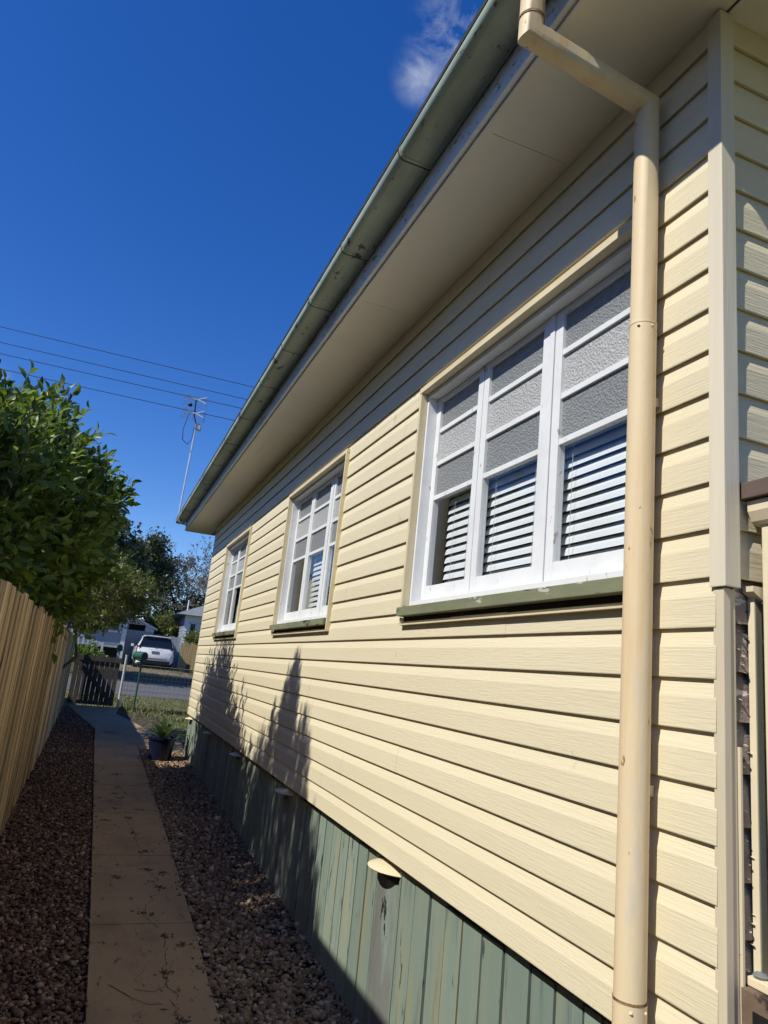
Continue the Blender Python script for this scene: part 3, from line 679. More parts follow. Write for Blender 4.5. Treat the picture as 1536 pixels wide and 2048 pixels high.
# television aerial at the far end of the gutter
an = thing("television_aerial", "thin television aerial on a pole at the far end of the gutter", "aerial", (1.05, 13.3, 4.25))
MB().tube([(1.10,13.30,4.18),(.985,13.30,4.19),(.945,13.30,4.24),(.935,13.30,4.36),(.93,13.3,4.5),(.965,13.3,6.12)], .017, 10).build("pole", m_alu, an, smooth=50)
MB().tube([(.965,13.3,6.1),(.90,13.3,6.28),(.885,13.3,6.62)], .013, 8).build("mast_arm", m_black, an, smooth=50)
for zc, xc in ((6.58,.875),(6.30,.875)):
    e = MB()
    for sx in (-1, 1):
        for sz in (-1, 1): e.bar((xc+sx*.035, 13.22, zc), (xc+sx*.185, 13.18, zc+sz*.062), .016, .016)
    e.bar((xc-.05,13.22,zc), (xc+.05,13.22,zc), .022, .03); e.build("dipole", m_alu, an)
    g = MB()
    for i in range(6): g.tube([(xc-.21,13.36,zc-.10+i*.04),(xc+.24,13.36,zc-.10+i*.04)], .0025, 5)
    for xx in (-.2, 0, .22): g.tube([(xc+xx,13.36,zc-.11),(xc+xx,13.36,zc+.11)], .003, 5)
    g.build("reflector", m_wire, an)
MB().box(.95,1.04,13.26,13.33,6.02,6.14).box(1.0,1.06,13.27,13.32,6.0,6.08).build("junction_box", m_gpost, an)
MB().lathe([(.035,-.02),(.045,0),(.035,.03)], (.79,13.25,6.45), 14).build("balun", m_black, an)
MB().tube([(.80,13.24,6.30),(.74,13.24,5.95),(.76,13.24,5.75),(.86,13.25,5.68),(.92,13.26,5.8),(.93,13.27,6.05)], .006, 6).build("coax_loop", m_black, an, smooth=60)

# porch past the near corner
po = thing("porch", "corner of a timber porch with cream post and dark handrail at right edge", "porch", (1.75, 1.4, 0))
MB().box(1.614, 1.662, .2, 1.468, 2.397, 2.445).build("handrail", m_rail, po, bevel=.004)
MB().box(1.66,1.765,1.33,1.434,1.18,2.325).build("post", m_post, po, bevel=.004)
pc = MB(); pc.extrude([(1.66,2.325),(1.645,2.335),(1.632,2.362),(1.630,2.392),(1.795,2.392),(1.792,2.362),(1.78,2.335),(1.765,2.325)], 'y', 1.30, 1.455); pc.build("post_capital", m_post, po, bevel=.003)
MB().box(1.655, 1.6585, 1.458, 1.479, 1.182, 2.13).build("trim_board", m_post, po)
MB().box(1.6585, 1.682, 1.457, 1.480, 1.182, 2.145).build("trim_edge", m_olive, po, bevel=.002)
MB().hexa([(1.632,1.44,2.135),(1.67,1.44,2.112),(1.67,1.475,2.112),(1.632,1.475,2.135),(1.632,1.44,2.15),(1.69,1.44,2.15),(1.69,1.475,2.15),(1.632,1.475,2.15)]).build("trim_cap", m_trim_old, po)
MB().box(1.624, 2.6, .4, 1.476, 1.160, 1.180).build("deck_board", m_post, po, bevel=.003)
MB().box(1.602, 2.6, .4, 1.470, .60, 1.158).build("bearer", m_brown, po, bevel=.004)
MB().box(1.5995, 1.604, .4, 1.435, 1.078, 1.118).build("bearer_slot_shade", m_dark, po)  # black box on the timber face, shade of the slot painted in
pbl = tag(MB().lathe([(.002,0),(.016,.001),(.019,.006),(.012,.012),(.002,.013)], (1.648, 1.452, 1.180), 12).build("pebble", m_plate, smooth=60), "small dark grey pebble lying on the cream porch ledge", "pebble")

# ------------------------------------------------------------------ fence along the left
fe = thing("paling_fence", "tall rough sawn timber paling fence along the left side of the path", "fence", (-.53, 10, 0))
def fxx(y): return -.490-.0042*(y-4)
def ftop(y): return 2.085-.0035*(y-5)
pf = MB(); y = 1.5
i = 0
while y < 19.25:
    b = random.uniform(.13, .165); x = fxx(y)+random.uniform(-.004, .004); zt = ftop(y)+random.uniform(-.022, .022); zb_ = gz(y)+.01; tw = random.uniform(-.009, .009)
    dy = random.uniform(-.006, .006)
    if i % 2: x -= .018
    pf.hexa([(x-.016, y, zb_), (x, y, zb_), (x+tw, y+b, zb_), (x-.016+tw, y+b, zb_), (x-.016, y+dy, zt), (x, y+dy, zt), (x+tw, y+b+dy, zt), (x-.016+tw, y+b+dy, zt)])
    y += b - .02 if random.random() < .85 else b+.004; i += 1
pf.build("palings", m_fence, fe)
for z in (.35, 1.05, 1.75): MB().add([], []).hexa([(-.57,1.5,z),(-.53,1.5,z),(-.60,19.2,z+.25),(-.64,19.2,z+.25),(-.57,1.5,z+.08),(-.53,1.5,z+.08),(-.60,19.2,z+.33),(-.64,19.2,z+.33)]).build("rail", m_fence, fe)
for y in (2.2, 4.6, 7.0, 9.4, 11.8, 14.2, 16.6, 19.0): MB().box(fxx(y)-.17, fxx(y)-.09, y, y+.09, gz(y)-.1, ftop(y)-.06).build("fence_post", m_fence, fe)

# ------------------------------------------------------------------ foliage
def leaves(P, D, L, W, fold=.25):
    n = len(P); rnd = rng.normal(0, 1, (n, 3)); rnd[:, 2] += .8
    S = np.cross(D, rnd); S /= np.linalg.norm(S, axis=1, keepdims=True)+1e-9; U = np.cross(S, D)
    L = L[:, None]; W = W[:, None]
    b = P; t = P+D*L-U*L*.12; mid = P+D*L*.45-U*W*0; l = mid+S*W+U*W*fold; r = mid-S*W+U*W*fold
    V = np.stack([b, l, t, r, mid], 1).reshape(-1, 3)
    k = np.arange(n)*5
    F = np.stack([np.stack([k, k+4, k+1], 1), np.stack([k+4, k+2, k+1], 1), np.stack([k, k+3, k+4], 1), np.stack([k+4, k+3, k+2], 1)], 1).reshape(-1, 3)
    return V, F
def leaves8(P, D, L, W, fold=.3):
    n = len(P); rnd = rng.normal(0, 1, (n, 3)); rnd[:, 2] += .8
    S = np.cross(D, rnd); S /= np.linalg.norm(S, axis=1, keepdims=True)+1e-9; U = np.cross(S, D)
    L = L[:, None]; W = W[:, None]
    m1 = P+D*L*.33+U*L*.03; m2 = P+D*L*.68; t = P+D*L-U*L*.14
    V = np.stack([P, m1+S*W*.85+U*W*fold, m2+S*W*.75+U*W*fold, t, m2-S*W*.75+U*W*fold, m1-S*W*.85+U*W*fold, m1, m2], 1).reshape(-1, 3)
    k = np.arange(n)*8; T = [(0,6,1),(0,5,6),(1,6,7),(1,7,2),(5,4,7),(5,7,6),(2,7,3),(7,4,3)]
    F = np.stack([np.stack([k+a, k+b, k+c], 1) for a, b, c in T], 1).reshape(-1, 3)
    return V, F
def shoots(blobs_, n, nl, sl_, L0, L1, wr, upw=.5, shell=.55, lowcut=None, fine=False):
    """leafy shoots spread through ellipsoids: returns leaves and twig segments"""
    vol = np.array([b[1][0]*b[1][1]*b[1][2] for b in blobs_]); pick = rng.choice(len(blobs_), n, p=vol/vol.sum())
    d = rng.normal(0, 1, (n, 3)); d /= np.linalg.norm(d, axis=1, keepdims=True)
    r = shell+(1-shell)*rng.random(n)**.6
    lump = 1+.16*np.sin(d[:,0]*7+pick)+.13*np.sin(d[:,2]*9+2*pick)+.12*np.sin(d[:,1]*8+1.3)
    C_ = np.array([b[0] for b in blobs_])[pick]; R_ = np.array([b[1] for b in blobs_])[pick]
    P = C_+R_*d*(r*lump)[:, None]
    ax = d*.7+rng.normal(0, .45, (n, 3)); ax[:, 2] += upw; ax /= np.linalg.norm(ax, axis=1, keepdims=True)
    if lowcut is not None:
        k = P[:, 2] > lowcut(P); P, ax = P[k], ax[k]; n = len(P)
    sl2 = sl_*rng.uniform(.6, 1.3, n)
    t = (np.arange(nl)+.6)/nl
    Q = P[:, None, :]+ax[:, None, :]*(t[None, :, None]*sl2[:, None, None])
    ph = rng.uniform(0, 2*PI, n)[:, None]+np.arange(nl)[None]*2.4
    o1 = np.cross(ax, rng.normal(0, 1, (n, 3))); o1 /= np.linalg.norm(o1, axis=1, keepdims=True); o2 = np.cross(ax, o1)
    spread = (1.0-.55*t)[None, :, None]
    D = ax[:, None, :]*.75+(np.cos(ph)[..., None]*o1[:, None]+np.sin(ph)[..., None]*o2[:, None])*spread
    D = D.reshape(-1, 3)+rng.normal(0, .12, (n*nl, 3)); D /= np.linalg.norm(D, axis=1, keepdims=True)
    Ls = rng.uniform(L0, L1, n*nl)
    return (leaves8 if fine else leaves)(Q.reshape(-1, 3), D, Ls, Ls*wr), P, P+ax*sl2[:, None]
def segs(A, B, r):
    """thin three-sided twigs"""
    n = len(A); d = B-A; d = d/(np.linalg.norm(d, axis=1, keepdims=True)+1e-9)
    o1 = np.cross(d, np.array([.3, .5, .81])); o1 /= np.linalg.norm(o1, axis=1, keepdims=True)+1e-9; o2 = np.cross(d, o1)
    V = []
    r = np.broadcast_to(np.asarray(r, float).reshape(-1, 1), (n, 1))
    for Pt, k in ((A, 1.0), (B, .55)):
        for j in range(3):
            a = 2*PI*j/3; V.append(Pt+(o1*math.cos(a)+o2*math.sin(a))*r*k)
    V = np.stack(V, 1).reshape(-1, 3); k = np.arange(n)*6
    F = np.concatenate([np.stack([k+j, k+(j+1) % 3, k+3+(j+1) % 3, k+3+j], 1) for j in range(3)])
    return V, F
def limbs(base, targets, r0, wob=.15):
    mb = MB()
    for tg in targets:
        b = Vector(base); t = Vector(tg); pts = []
        for i in range(6):
            s_ = i/5; p = b.lerp(t, s_); p += Vector((random.gauss(0, wob), random.gauss(0, wob), 0))*math.sin(s_*PI)
            p.z = b.z+(t.z-b.z)*(s_**.85); pts.append(p)
        mb.tube(pts, [r0*(1-.85*i/5) for i in range(6)], 7)
    return mb
def shrub(name, label, cat, base, blobs_, n, nl, sl_, L0, L1, wr, m, targets, r0, group=None, twigs=True, lowcut=None, **kw):
    t = thing(name, label, cat, base, group)
    (V, F), A, B = shoots(blobs_, n, nl, sl_, L0, L1, wr, lowcut=lowcut, **kw)
    link("crown", mesh_np("crown", V, F, False), m, t)
    mb = limbs(base, targets, r0); mb.build("trunk", m_bark, t, smooth=60)
    if twigs:
        V, F = segs(A-(B-A)*.8, B, .004); link("twigs", mesh_np("twigs", V, F), m_bark, t)
    return t
shrub("broadleaf_shrub", "big glossy broad-leaved green shrub rising behind the fence at left", "shrub", (-1.35, 9.0, .15),
      [((-1.25,8.9,3.18),(.86,1.4,.93)), ((-.80,9.1,2.8),(.50,1.3,.80)), ((-.72,9.5,3.45),(.34,1.0,.62)), ((-1.6,7.4,2.95),(.8,1.2,.95))],
      3000, 8, .42, .095, .175, .22, m_leaf, [(-1.2,8.9,4.3),(-.9,9.4,3.6),(-1.6,8.2,4.2),(-.8,8.7,3.0),(-1.6,9.6,4.0)], .06,
      lowcut=lambda P: np.where(P[:,0] > -.62, 2.02, 1.2), upw=.55, fine=True)
shrub("fine_leaved_shrub", "lighter yellow-green shrub overhanging the far end of the fence", "shrub", (-1.0, 14.2, .3),
      [((-.30,13.8,2.72),(.80,1.5,.58)), ((.20,14.3,2.85),(.42,1.0,.40))],
      1900, 8, .24, .05, .09, .22, m_leaf2, [(-.3,13.6,3.3),(.1,14.2,3.2),(-.6,14.6,3.4)], .04, lowcut=lambda P: np.where(P[:,0] > -.65, 2.1, 1.3), upw=.35)
# taller planting past the left of the frame; its shadow falls on the wall
def conifer(label, base, tip, outline, n):
    """upright shoots filling a pointed crown; outline lists (height below the tip, near side, far side)"""
    t = thing("conical_shrub", label, "shrub", base)
    hs_ = np.array([o[0] for o in outline]); lo_ = np.array([o[1] for o in outline]); hi_ = np.array([o[2] for o in outline])
    f = hs_[-1]*rng.random(n)**.8; a = np.interp(f, hs_, lo_); b = np.interp(f, hs_, hi_)
    q = rng.random(n); dx = rng.uniform(-.16, .16, n)
    sp = .5+.5*np.cos((a+(b-a)*q)*17)                     # the crown breaks into separate leaders
    tipz = tip-f-sp*.22*np.minimum(1, f*3)
    ln = rng.uniform(.3, .75, n)
    P = np.stack([base[0]+dx, base[1]+a+(b-a)*q-.3*dx*-1, tipz-ln+dx*-1.13], 1)
    ax = np.stack([rng.normal(0,.05,n), rng.normal(0,.09,n), np.ones(n)], 1); ax /= np.linalg.norm(ax, axis=1, keepdims=True)
    nl = 9; tt = (np.arange(nl)+.3)/nl; Q = P[:, None]+ax[:, None]*(tt[None, :, None]*ln[:, None, None])
    D = ax[:, None]*1.0+rng.normal(0, .22, (n, nl, 3)); D = D.reshape(-1, 3); D /= np.linalg.norm(D, axis=1, keepdims=True)
    Ls = rng.uniform(.09, .15, n*nl); V, F = leaves(Q.reshape(-1, 3), D, Ls, Ls*.15)
    link("crown", mesh_np("crown", V, F), m_leaf, t)
    MB().tube([base, (base[0], base[1], tip-1.2)], [.07, .03], 7).build("trunk", m_bark, t)
conifer("dense conical shrub in the neighbouring yard whose shadow falls across the wall", (-2.9, 4.64, .0), 6.967,
        [(0.00, -0.055, 0.015), (0.12, -0.135, 0.085), (0.24, -0.335, 0.325), (0.38, -0.495, 0.445), (0.50, -0.755, 0.685), (0.64, -0.805, 0.945), (0.78, -0.845, 1.205), (1.05, -0.875, 1.225), (1.15, -1.175, 1.275), (2.30, -1.275, 1.325)], 1500)
sh = thing("shade_shed", "unseen grey iron shed added behind the near fence to cast shade", "shed", (-1.8, 2.0, 0))  # unseen shed, added so its roof edge shades the gravel and lower skirting
MB().box(-1.9,-1.42,.5,4.4,0,3.30).build("wall", m_shed, sh)
MB().hexa([(-1.95,.4,3.56),(-1.30,.4,3.42),(-1.30,4.5,3.42),(-1.95,4.5,3.56),(-1.95,.4,3.61),(-1.30,.4,3.47),(-1.30,4.5,3.47),(-1.95,4.5,3.61)]).build("roof", m_shed, sh)

nh = thing("sky_blocker_house", "unseen blue-grey weatherboard house added beyond the paling fence to block sky light", "house", (-7, 6, 0))  # unseen house, added to block sky light and deepen the shade by the path
w2 = MB(); z = .6
while z < 4.3: w2.extrude([(-4.28, z), (-4.30, z+.15), (-4.4, z+.15), (-4.4, z)], 'y', -8, 19.5); z += .15
w2.build("wall", m_bluewall, nh)
MB().box(-12, -4.4, 19.3, 19.5, .3, 4.3).build("end_wall", m_bluewall, nh)
MB().box(-12, -4.4, -8, -7.8, 0, 4.3).build("end_wall", m_bluewall, nh)
MB().box(-4.40, -4.36, -8, 19.5, -.1, .6).build("base_boards", m_gate, nh)
MB().add([(-3.75,-8.6,4.32),(-12.6,-8.6,4.32),(-12.6,20.1,4.32),(-3.75,20.1,4.32),(-8.1,-4,6.0),(-8.1,15.5,6.0)], [(0,1,4),(1,2,5,4),(2,3,5),(3,0,4,5),(0,3,2,1)]).build("roof", m_greyroof, nh)
for y in (-2, 3.2, 8.4, 13.6):
    F = MB().box(-4.30,-4.25,y,y+.07,1.7,3.2).box(-4.30,-4.25,y+1.13,y+1.2,1.7,3.2).box(-4.30,-4.25,y+.07,y+1.13,3.13,3.2).box(-4.30,-4.23,y-.03,y+1.23,1.63,1.7).build("window", m_bluetrim, nh)
    MB().box(-4.285,-4.275,y+.07,y+1.13,1.7,3.13).build("pane", m_carglass, F)

# ------------------------------------------------------------------ pot plant
pt = thing("potted_plant", "broad strap-leaved plant in a dark navy glazed pot beside the path", "potted plant", (1.175, 12.05, .21))
PZ = gz(12.05)
MB().lathe([(.155,0),(.165,.01),(.185,.18),(.205,.315),(.222,.318),(.226,.352),(.205,.355),(.198,.32),(.19,.30),(.01,.30)], (1.175,12.05,PZ), 32).build("pot", m_pot, pt, smooth=35)
MB().lathe([(.19,.29),(.10,.31),(.01,.318)], (1.175,12.05,PZ+.002), 24).build("soil", m_potsoil, pt)
lv = MB()
for a, ln, el, wd in ((2.95,.36,.50,.036),(2.35,.40,.95,.05),(1.2,.40,1.15,.05),(.35,.42,.70,.055),(5.9,.36,.45,.04),(-1.3,.40,.75,.055),(4.2,.42,.9,.05),(1.75,.45,1.35,.045),(.75,.42,1.05,.05),(3.6,.30,.75,.045),(5.2,.34,1.1,.045)):
    b = Vector((1.175+.03*math.cos(a), 12.05+.03*math.sin(a), PZ+.31)); h = Vector((math.cos(a), math.sin(a), 0)); sx = Vector((-h.y, h.x, 0)); pts = []
    n = 9; bi = len(lv.v); p = b.copy(); e = el+.35
    for i in range(n):
        t = i/(n-1); ww = .72*wd*(.25+1.5*math.sin(min(1, t*1.02)*PI)**.8*.8)*(1 if t < .97 else .2)
        lv.v += [tuple(p-sx*ww+Vector((0,0,ww*.35))), tuple(p), tuple(p+sx*ww+Vector((0,0,ww*.35)))]
        p = p+(h*math.cos(e)*1.12+Vector((0,0,1))*math.sin(e)*.72)*(ln/(n-1)*1.1); e -= .95/(n-1)*(1.3-el*.45)
    for i in range(n-1):
        q = bi+3*i; lv.f += [(q,q+1,q+4,q+3),(q+1,q+2,q+5,q+4)]
lv.build("leaves", m_leafpot, pt, smooth=60)
MB().tube([(1.175,12.05,PZ+.29),(1.18,12.05,PZ+.45)], [.035,.022], 8).build("stem", m_bark, pt)

# ------------------------------------------------------------------ gate, post, wire fence, letterbox
ga = thing("picket_gate", "dark weathered picket gate with diagonal brace closing the end of the path", "gate", (.1, 19.5, .4))
GL, GRt, GY = -.50, .575, 19.5; GZ = gz(GY)
pk = MB(); n = 9; pw = (GRt-GL)/n
for i in range(n):
    x = GL+i*pw; pk.box(x+.006, x+pw-.006, GY, GY+.016, GZ+.05, 1.60)
pk.build("pickets", m_gate, ga)
MB().box(GL-.02, GRt+.02, GY-.03, GY-.001, 1.50, 1.625).build("top_rail", m_gate, ga)
MB().box(GL, GRt, GY-.028, GY-.001, GZ+.06, GZ+.14).build("bottom_rail", m_gate, ga)
MB().bar((GL+.04, GY-.016, 1.50), (GRt-.06, GY-.016, GZ+.13), .026, .10, (0,0,1)).build("brace", m_gate, ga)
MB().tube([(GRt+.02,GY-.04,1.38),(GRt+.10,GY-.04,1.38)], .009, 6).build("latch", m_wire, ga)
gpst = thing("gate_post", "slim white pipe post at the latch side of the gate", "post", (.69, 19.45, .4))
MB().tube([(.695,19.45,.35),(.695,19.45,1.70)], .030, 12).build("pipe", m_gpost, gpst, smooth=50)
MB().tube([(.695,19.45,1.70),(.695,19.45,1.725)], .036, 12).build("cap", m_gpost, gpst, smooth=50)
wf = thing("wire_fence", "low see-through woven wire fence along the front boundary", "fence", (2, 19.5, .4))
g = MB(); XE = 6.0
for i in range(11):
    z = GZ+.05+i*.105; g.tube([(.73,19.5,z),(XE,19.5,z)], .0032, 4)
for i in range(51):
    x = .74+i*.105; g.tube([(x,19.5,GZ),(x,19.5,1.50)], .0026, 4)
g.build("wire_mesh", m_wire, wf)
MB().tube([(.73,19.5,1.505),(XE,19.5,1.505)], .010, 6).build("top_wire", m_wire, wf)
MB().box(.74, XE, 19.47, 19.50, GZ-.02, GZ+.055).build("dark_bottom_strip", m_gate, wf)  # dark strip along the foot of the wire
for x in (3.2, 5.9): MB().tube([(x,19.52,.3),(x,19.52,1.55)], .024, 8).build("wire_fence_post", m_wire, wf)
gr = grass("fence_line_grass", m_grass, 900, (.75, 5.5, 19.30, 19.48), .06, .15)

lb = thing("letterbox", "dark green cylinder letterbox on a pole with a newspaper holder below", "letterbox", (1.045, 18.85, .38))
MB().tube([(1.045,18.85,.30),(1.045,18.85,1.58)], .022, 10).build("pole", m_lbox, lb, smooth=50)
ax0, ax1 = Vector((.885,18.98,1.735)), Vector((1.085,18.72,1.735))
MB().tube([ax0, ax1], .105, 22).build("drum", m_lbox, lb, smooth=40)
dv = (ax1-ax0).normalized()
MB().tube([ax1+dv*.002, ax1+dv*.006], .096, 22).build("lid", m_black, lb, smooth=40)
MB().box(.88,1.06,18.80,18.90,1.50,1.525).box(.88,.89,18.80,18.90,1.525,1.56).box(1.03,1.06,18.82,18.88,1.525,1.64).build("paper_tray", m_lbox, lb, bevel=.004)
pp = MB(); pp.tube([(.885,18.85,1.565),(1.02,18.84,1.575)], [.028,.034], 9); pp.add([(.91,18.80,1.585),(1.0,18.79,1.60),(.97,18.87,1.635),(.90,18.88,1.615)], [(0,1,2,3)])
tag(pp.build("newspaper", m_paper), "rolled white newspaper lying in the green letterbox tray", "newspaper")

# ------------------------------------------------------------------ across the street
lb2 = thing("small_letterbox", "small dark letterbox on a pale post in front of the blue house", "letterbox", (.83, 33.0, 1.05))
MB().box(.77,.89,32.95,33.07,.85,1.80).build("post", m_gpost, lb2)
mbx = MB(); mbx.extrude([(.72,1.80),(.96,1.80),(.96,1.98),(.91,2.06),(.84,2.09),(.77,2.06),(.72,1.98)], 'y', 32.85, 33.2); mbx.build("box", m_lbox, lb2)

bh = thing("blue_grey_house", "blue-grey weatherboard house with white stair rail across the street", "house", (-4, 40, 1.3))
def boards(mb, axis, a, b, fix, z0, z1, step=.17, out=.02, sgn=-1):
    z = z0
    while z < z1-.01:
        zt = min(z+step, z1)
        p = [(fix+sgn*out, z), (fix+sgn*.004, zt), (fix+.05, zt), (fix+.05, z)] if sgn < 0 else [(fix+out, z), (fix+.004, zt), (fix-.05, zt), (fix-.05, z)]
        mb.extrude(p, axis, a, b); z += step
BY = 40.0
w1 = MB(); boards(w1, 'x', -9, 1.16, BY, 1.95, 5.0); w1.build("wall", m_bluewall, bh)
w1 = MB(); boards(w1, 'y', BY, 50, 1.16, 1.95, 5.0, sgn=1); w1.build("side_wall", m_bluewall, bh)
MB().box(-9, 1.05, BY+.1, BY+.2, .9, 1.95).build("underfloor", m_dark, bh)  # black sheet standing in for the shade under the floor
MB().box(.98,1.20,BY-.05,BY+.03,1.0,5.0).build("corner_trim", m_bluetrim, bh)
MB().box(-2.2,1.0,BY-.07,BY-.02,2.72,2.82).build("window_sill", m_bluetrim, bh)
for x0, x1 in ((-.62,.05),(.14,.86)):
    F = MB().box(x0,x0+.08,BY-.06,BY-.02,2.82,4.1).box(x1-.08,x1,BY-.06,BY-.02,2.82,4.1).box(x0,x1,BY-.06,BY-.02,3.40,3.48).box(x0,x1,BY-.06,BY-.02,4.02,4.1).build("window", m_bluetrim, bh)
    MB().box(x0+.08,x1-.08,BY-.04,BY-.03,2.82,4.02).build("pane", m_carglass, F)
r_ = MB(); r_.add([(-9.6,BY-.7,4.75),(1.75,BY-.7,4.75),(1.75,BY+11,4.75),(-9.6,BY+11,4.75),(-4.5,BY+4.8,7.6),(-3.4,BY+4.8,7.6)], [(0,1,5,4),(1,2,5),(2,3,4,5),(3,0,4),(0,3,2,1)])
r_.build("roof", m_whiteroof, bh)
st = MB()
for i in range(7): st.box(-1.35+i*.28-.02, -1.35+i*.28+.30, BY-3.2, BY-2.2, 2.15-(i+1)*.15, 2.19-(i+1)*.15)
st.build("stair_tread", m_bluetrim, bh)
sr = MB(); sr.bar((-1.9,BY-3.25,2.72),(.14,BY-3.25,2.02), .06, .09)
sr.bar((-1.9,BY-3.25,2.12),(.14,BY-3.25,1.42), .05, .07)
for i in range(10): sr.box(-1.85+i*.215, -1.78+i*.215, BY-3.28, BY-3.22, 2.10-i*.074, 2.70-i*.074)
sr.box(.10,.19,BY-3.3,BY-3.2,.95,2.12); sr.box(-1.98,-1.88,BY-3.3,BY-3.2,.95,2.85)
sr.build("stair_rail", m_bluetrim, bh)
MB().box(-4.5,-1.35,BY-3.3,BY,1.95,2.1).build("landing", m_bluetrim, bh)
ds = thing("satellite_dish", "pale satellite dish on the roof edge of the blue-grey house", "satellite dish", (1.66, 40.5, 4.6))
MB().tube([(1.55,40.6,4.5),(1.62,40.5,4.78)], .02, 6).build("arm", m_wire, ds)
dsh = MB(); q = []
c = Vector((1.70,40.4,4.80)); nn = Vector((.15,-.9,.40)).normalized(); sx = nn.cross(Vector((0,0,1))).normalized(); sz = sx.cross(nn)
bi = len(dsh.v); dsh.v.append(tuple(c-nn*.06))
for ring, (rr, off) in enumerate(((.12,-.05),(.22,-.02),(.28,.02))):
    for j in range(18): a = 2*PI*j/18; dsh.v.append(tuple(c+(sx*math.cos(a)+sz*math.sin(a))*rr+nn*off))
for j in range(18): dsh.f.append((0, 1+j, 1+(j+1) % 18))
for ring in range(2):
    for j in range(18): a = 1+ring*18+j; b = 1+ring*18+(j+1) % 18; dsh.f.append((a, b, b+18, a+18))
dsh.build("reflector", m_greyfence, ds, smooth=60)
sp = thing("potted_bedding", "low green bushes below the white stair rail across the street", "plant", (-.3, 36.3, 1.2))
(V, F), A, B = shoots([((-.45,36.2,1.45),(.75,.4,.40)), ((-.9,36.3,1.35),(.5,.4,.35))], 260, 6, .2, .08, .15, .3, upw=.6)
link("foliage", mesh_np("foliage", V, F), m_leaf, sp)
gg = thing("board_garage", "grey gabled garage with a dark opening above its board doors", "garage", (1.9, 41, 1.3))
b_ = MB()
for i in range(12): b_.box(1.24+i*.115+.006, 1.24+i*.115+.109, 41.0, 41.05, 1.0, 2.98)
b_.build("board_door", m_greyfence, gg)
MB().box(1.24,2.12,41.10,41.12,2.95,3.35).build("opening", m_dark, gg)  # black panel, the garage's inner shade put into its colour
MB().add([(1.22,41.02,3.30),(2.16,41.02,3.30),(2.16,41.02,2.95),(2.62,41.02,2.95),(2.62,41.02,3.16),(1.22,41.02,3.72)], [(0,1,2,3,4,5)]).add([(1.22,41.06,3.30),(2.16,41.06,3.30),(2.16,41.06,2.95),(2.62,41.06,2.95),(2.62,41.06,3.16),(1.22,41.06,3.72)], [(5,4,3,2,1,0)]).build("gable", m_bluetrim, gg)
MB().box(1.24,1.30,41.06,46,.9,3.6).box(2.56,2.62,41.06,46,.9,3.1).box(1.3,2.56,45.9,46,1.2,3.2).build("side_walls", m_greyfence, gg)
MB().hexa([(1.15,40.8,3.78),(2.78,40.8,3.08),(2.78,46.1,3.08),(1.15,46.1,3.78),(1.15,40.8,3.86),(2.78,40.8,3.16),(2.78,46.1,3.16),(1.15,46.1,3.86)]).build("roof", m_bluetrim, gg)

bf = thing("board_fence", "pale grey upright board fence behind the parked white car", "fence", (3.2, 41.5, 1.3))
b_ = MB()
for i in range(15): b_.box(2.66+i*.125+.005, 2.66+i*.125+.12, 41.4, 41.43, 1.0, 2.86+.02*(i % 3))
b_.build("boards", m_greyfence, bf)
bf2 = thing("tall_board_fence", "older grey paling fence standing higher behind the pale board fence", "fence", (3.1, 45, 1.5))
b_ = MB()
for i in range(9): b_.box(2.75+i*.12+.008, 2.75+i*.12+.112, 45.0, 45.03, 1.1, 3.55+.04*((i*7) % 3))
b_.build("boards", m_gate, bf2)
MB().box(3.75,5.2,45.2,45.25,3.0,3.15).build("rail", m_greyfence, bf2)
yf = thing("yellow_paling_fence", "short yellowish pine paling fence right of the parked car", "fence", (4.5, 38, 1.3))
b_ = MB()
for i in range(13): b_.hexa([(3.86+i*.11,38-.05*i,1.0),(3.86+i*.11+.105,38-.05*i,1.0),(3.86+i*.11+.105,38.02-.05*i,1.0),(3.86+i*.11,38.02-.05*i,1.0),(3.86+i*.11,38-.05*i,2.50+.05*((i*5) % 3)),(3.86+i*.11+.105,38-.05*i,2.50+.05*((i*5) % 3)),(3.86+i*.11+.105,38.02-.05*i,2.50+.05*((i*5) % 3)),(3.86+i*.11,38.02-.05*i,2.50+.05*((i*5) % 3))])
b_.build("palings", m_fence_y, yf)
tag(MB().lathe([(.16,0),(.19,.25),(.19,.40),(.02,.46)], (4.12,36.6,gz(36.6)-.01), 16).build("black_bin", m_black, smooth=40), "low black bin in front of the yellow paling fence", "bin")
wh = thing("white_house", "white weatherboard house with grey roof beyond the far house corner", "house", (5, 42, 1.3))
w1 = MB(); boards(w1, 'x', 4.15, 11, 41.0, 1.05, 4.15); w1.build("wall", m_whitewall, wh)
w1 = MB(); boards(w1, 'y', 41.0, 50, 4.15, 1.05, 4.15, sgn=-1); w1.build("side_wall", m_bluewall, wh)
for x in (4.42, 5.0, 5.6):
    F = MB().box(x,x+.06,40.92,40.99,2.6,3.75).box(x+.34,x+.40,40.92,40.99,2.6,3.75).box(x,x+.4,40.92,40.99,3.69,3.75).box(x,x+.4,40.92,40.99,2.55,2.61).build("window", m_whitewall, wh)
    MB().box(x+.06,x+.34,40.94,40.96,2.61,3.69).build("pane", m_carglass, F)
MB().add([(3.6,40.5,4.12),(11.5,40.5,4.12),(11.5,50.5,4.12),(3.6,50.5,4.12),(7.5,43.5,5.9),(7.5,47.5,5.9)], [(0,1,4),(1,2,5,4),(2,3,5),(3,0,4,5),(0,3,2,1)]).build("roof", m_greyroof, wh)
MB().tube([(4.25,41.5,4.2),(4.25,41.5,5.0)], .04, 8).build("vent_pipe", m_whitewall, wh)
hb = thing("rounded_bush", "small rounded green bush against the white house", "shrub", (4.6, 39.6, 1.3))
(V, F), A, B = shoots([((4.62,39.6,2.75),(.42,.4,.36))], 260, 6, .16, .07, .12, .3)
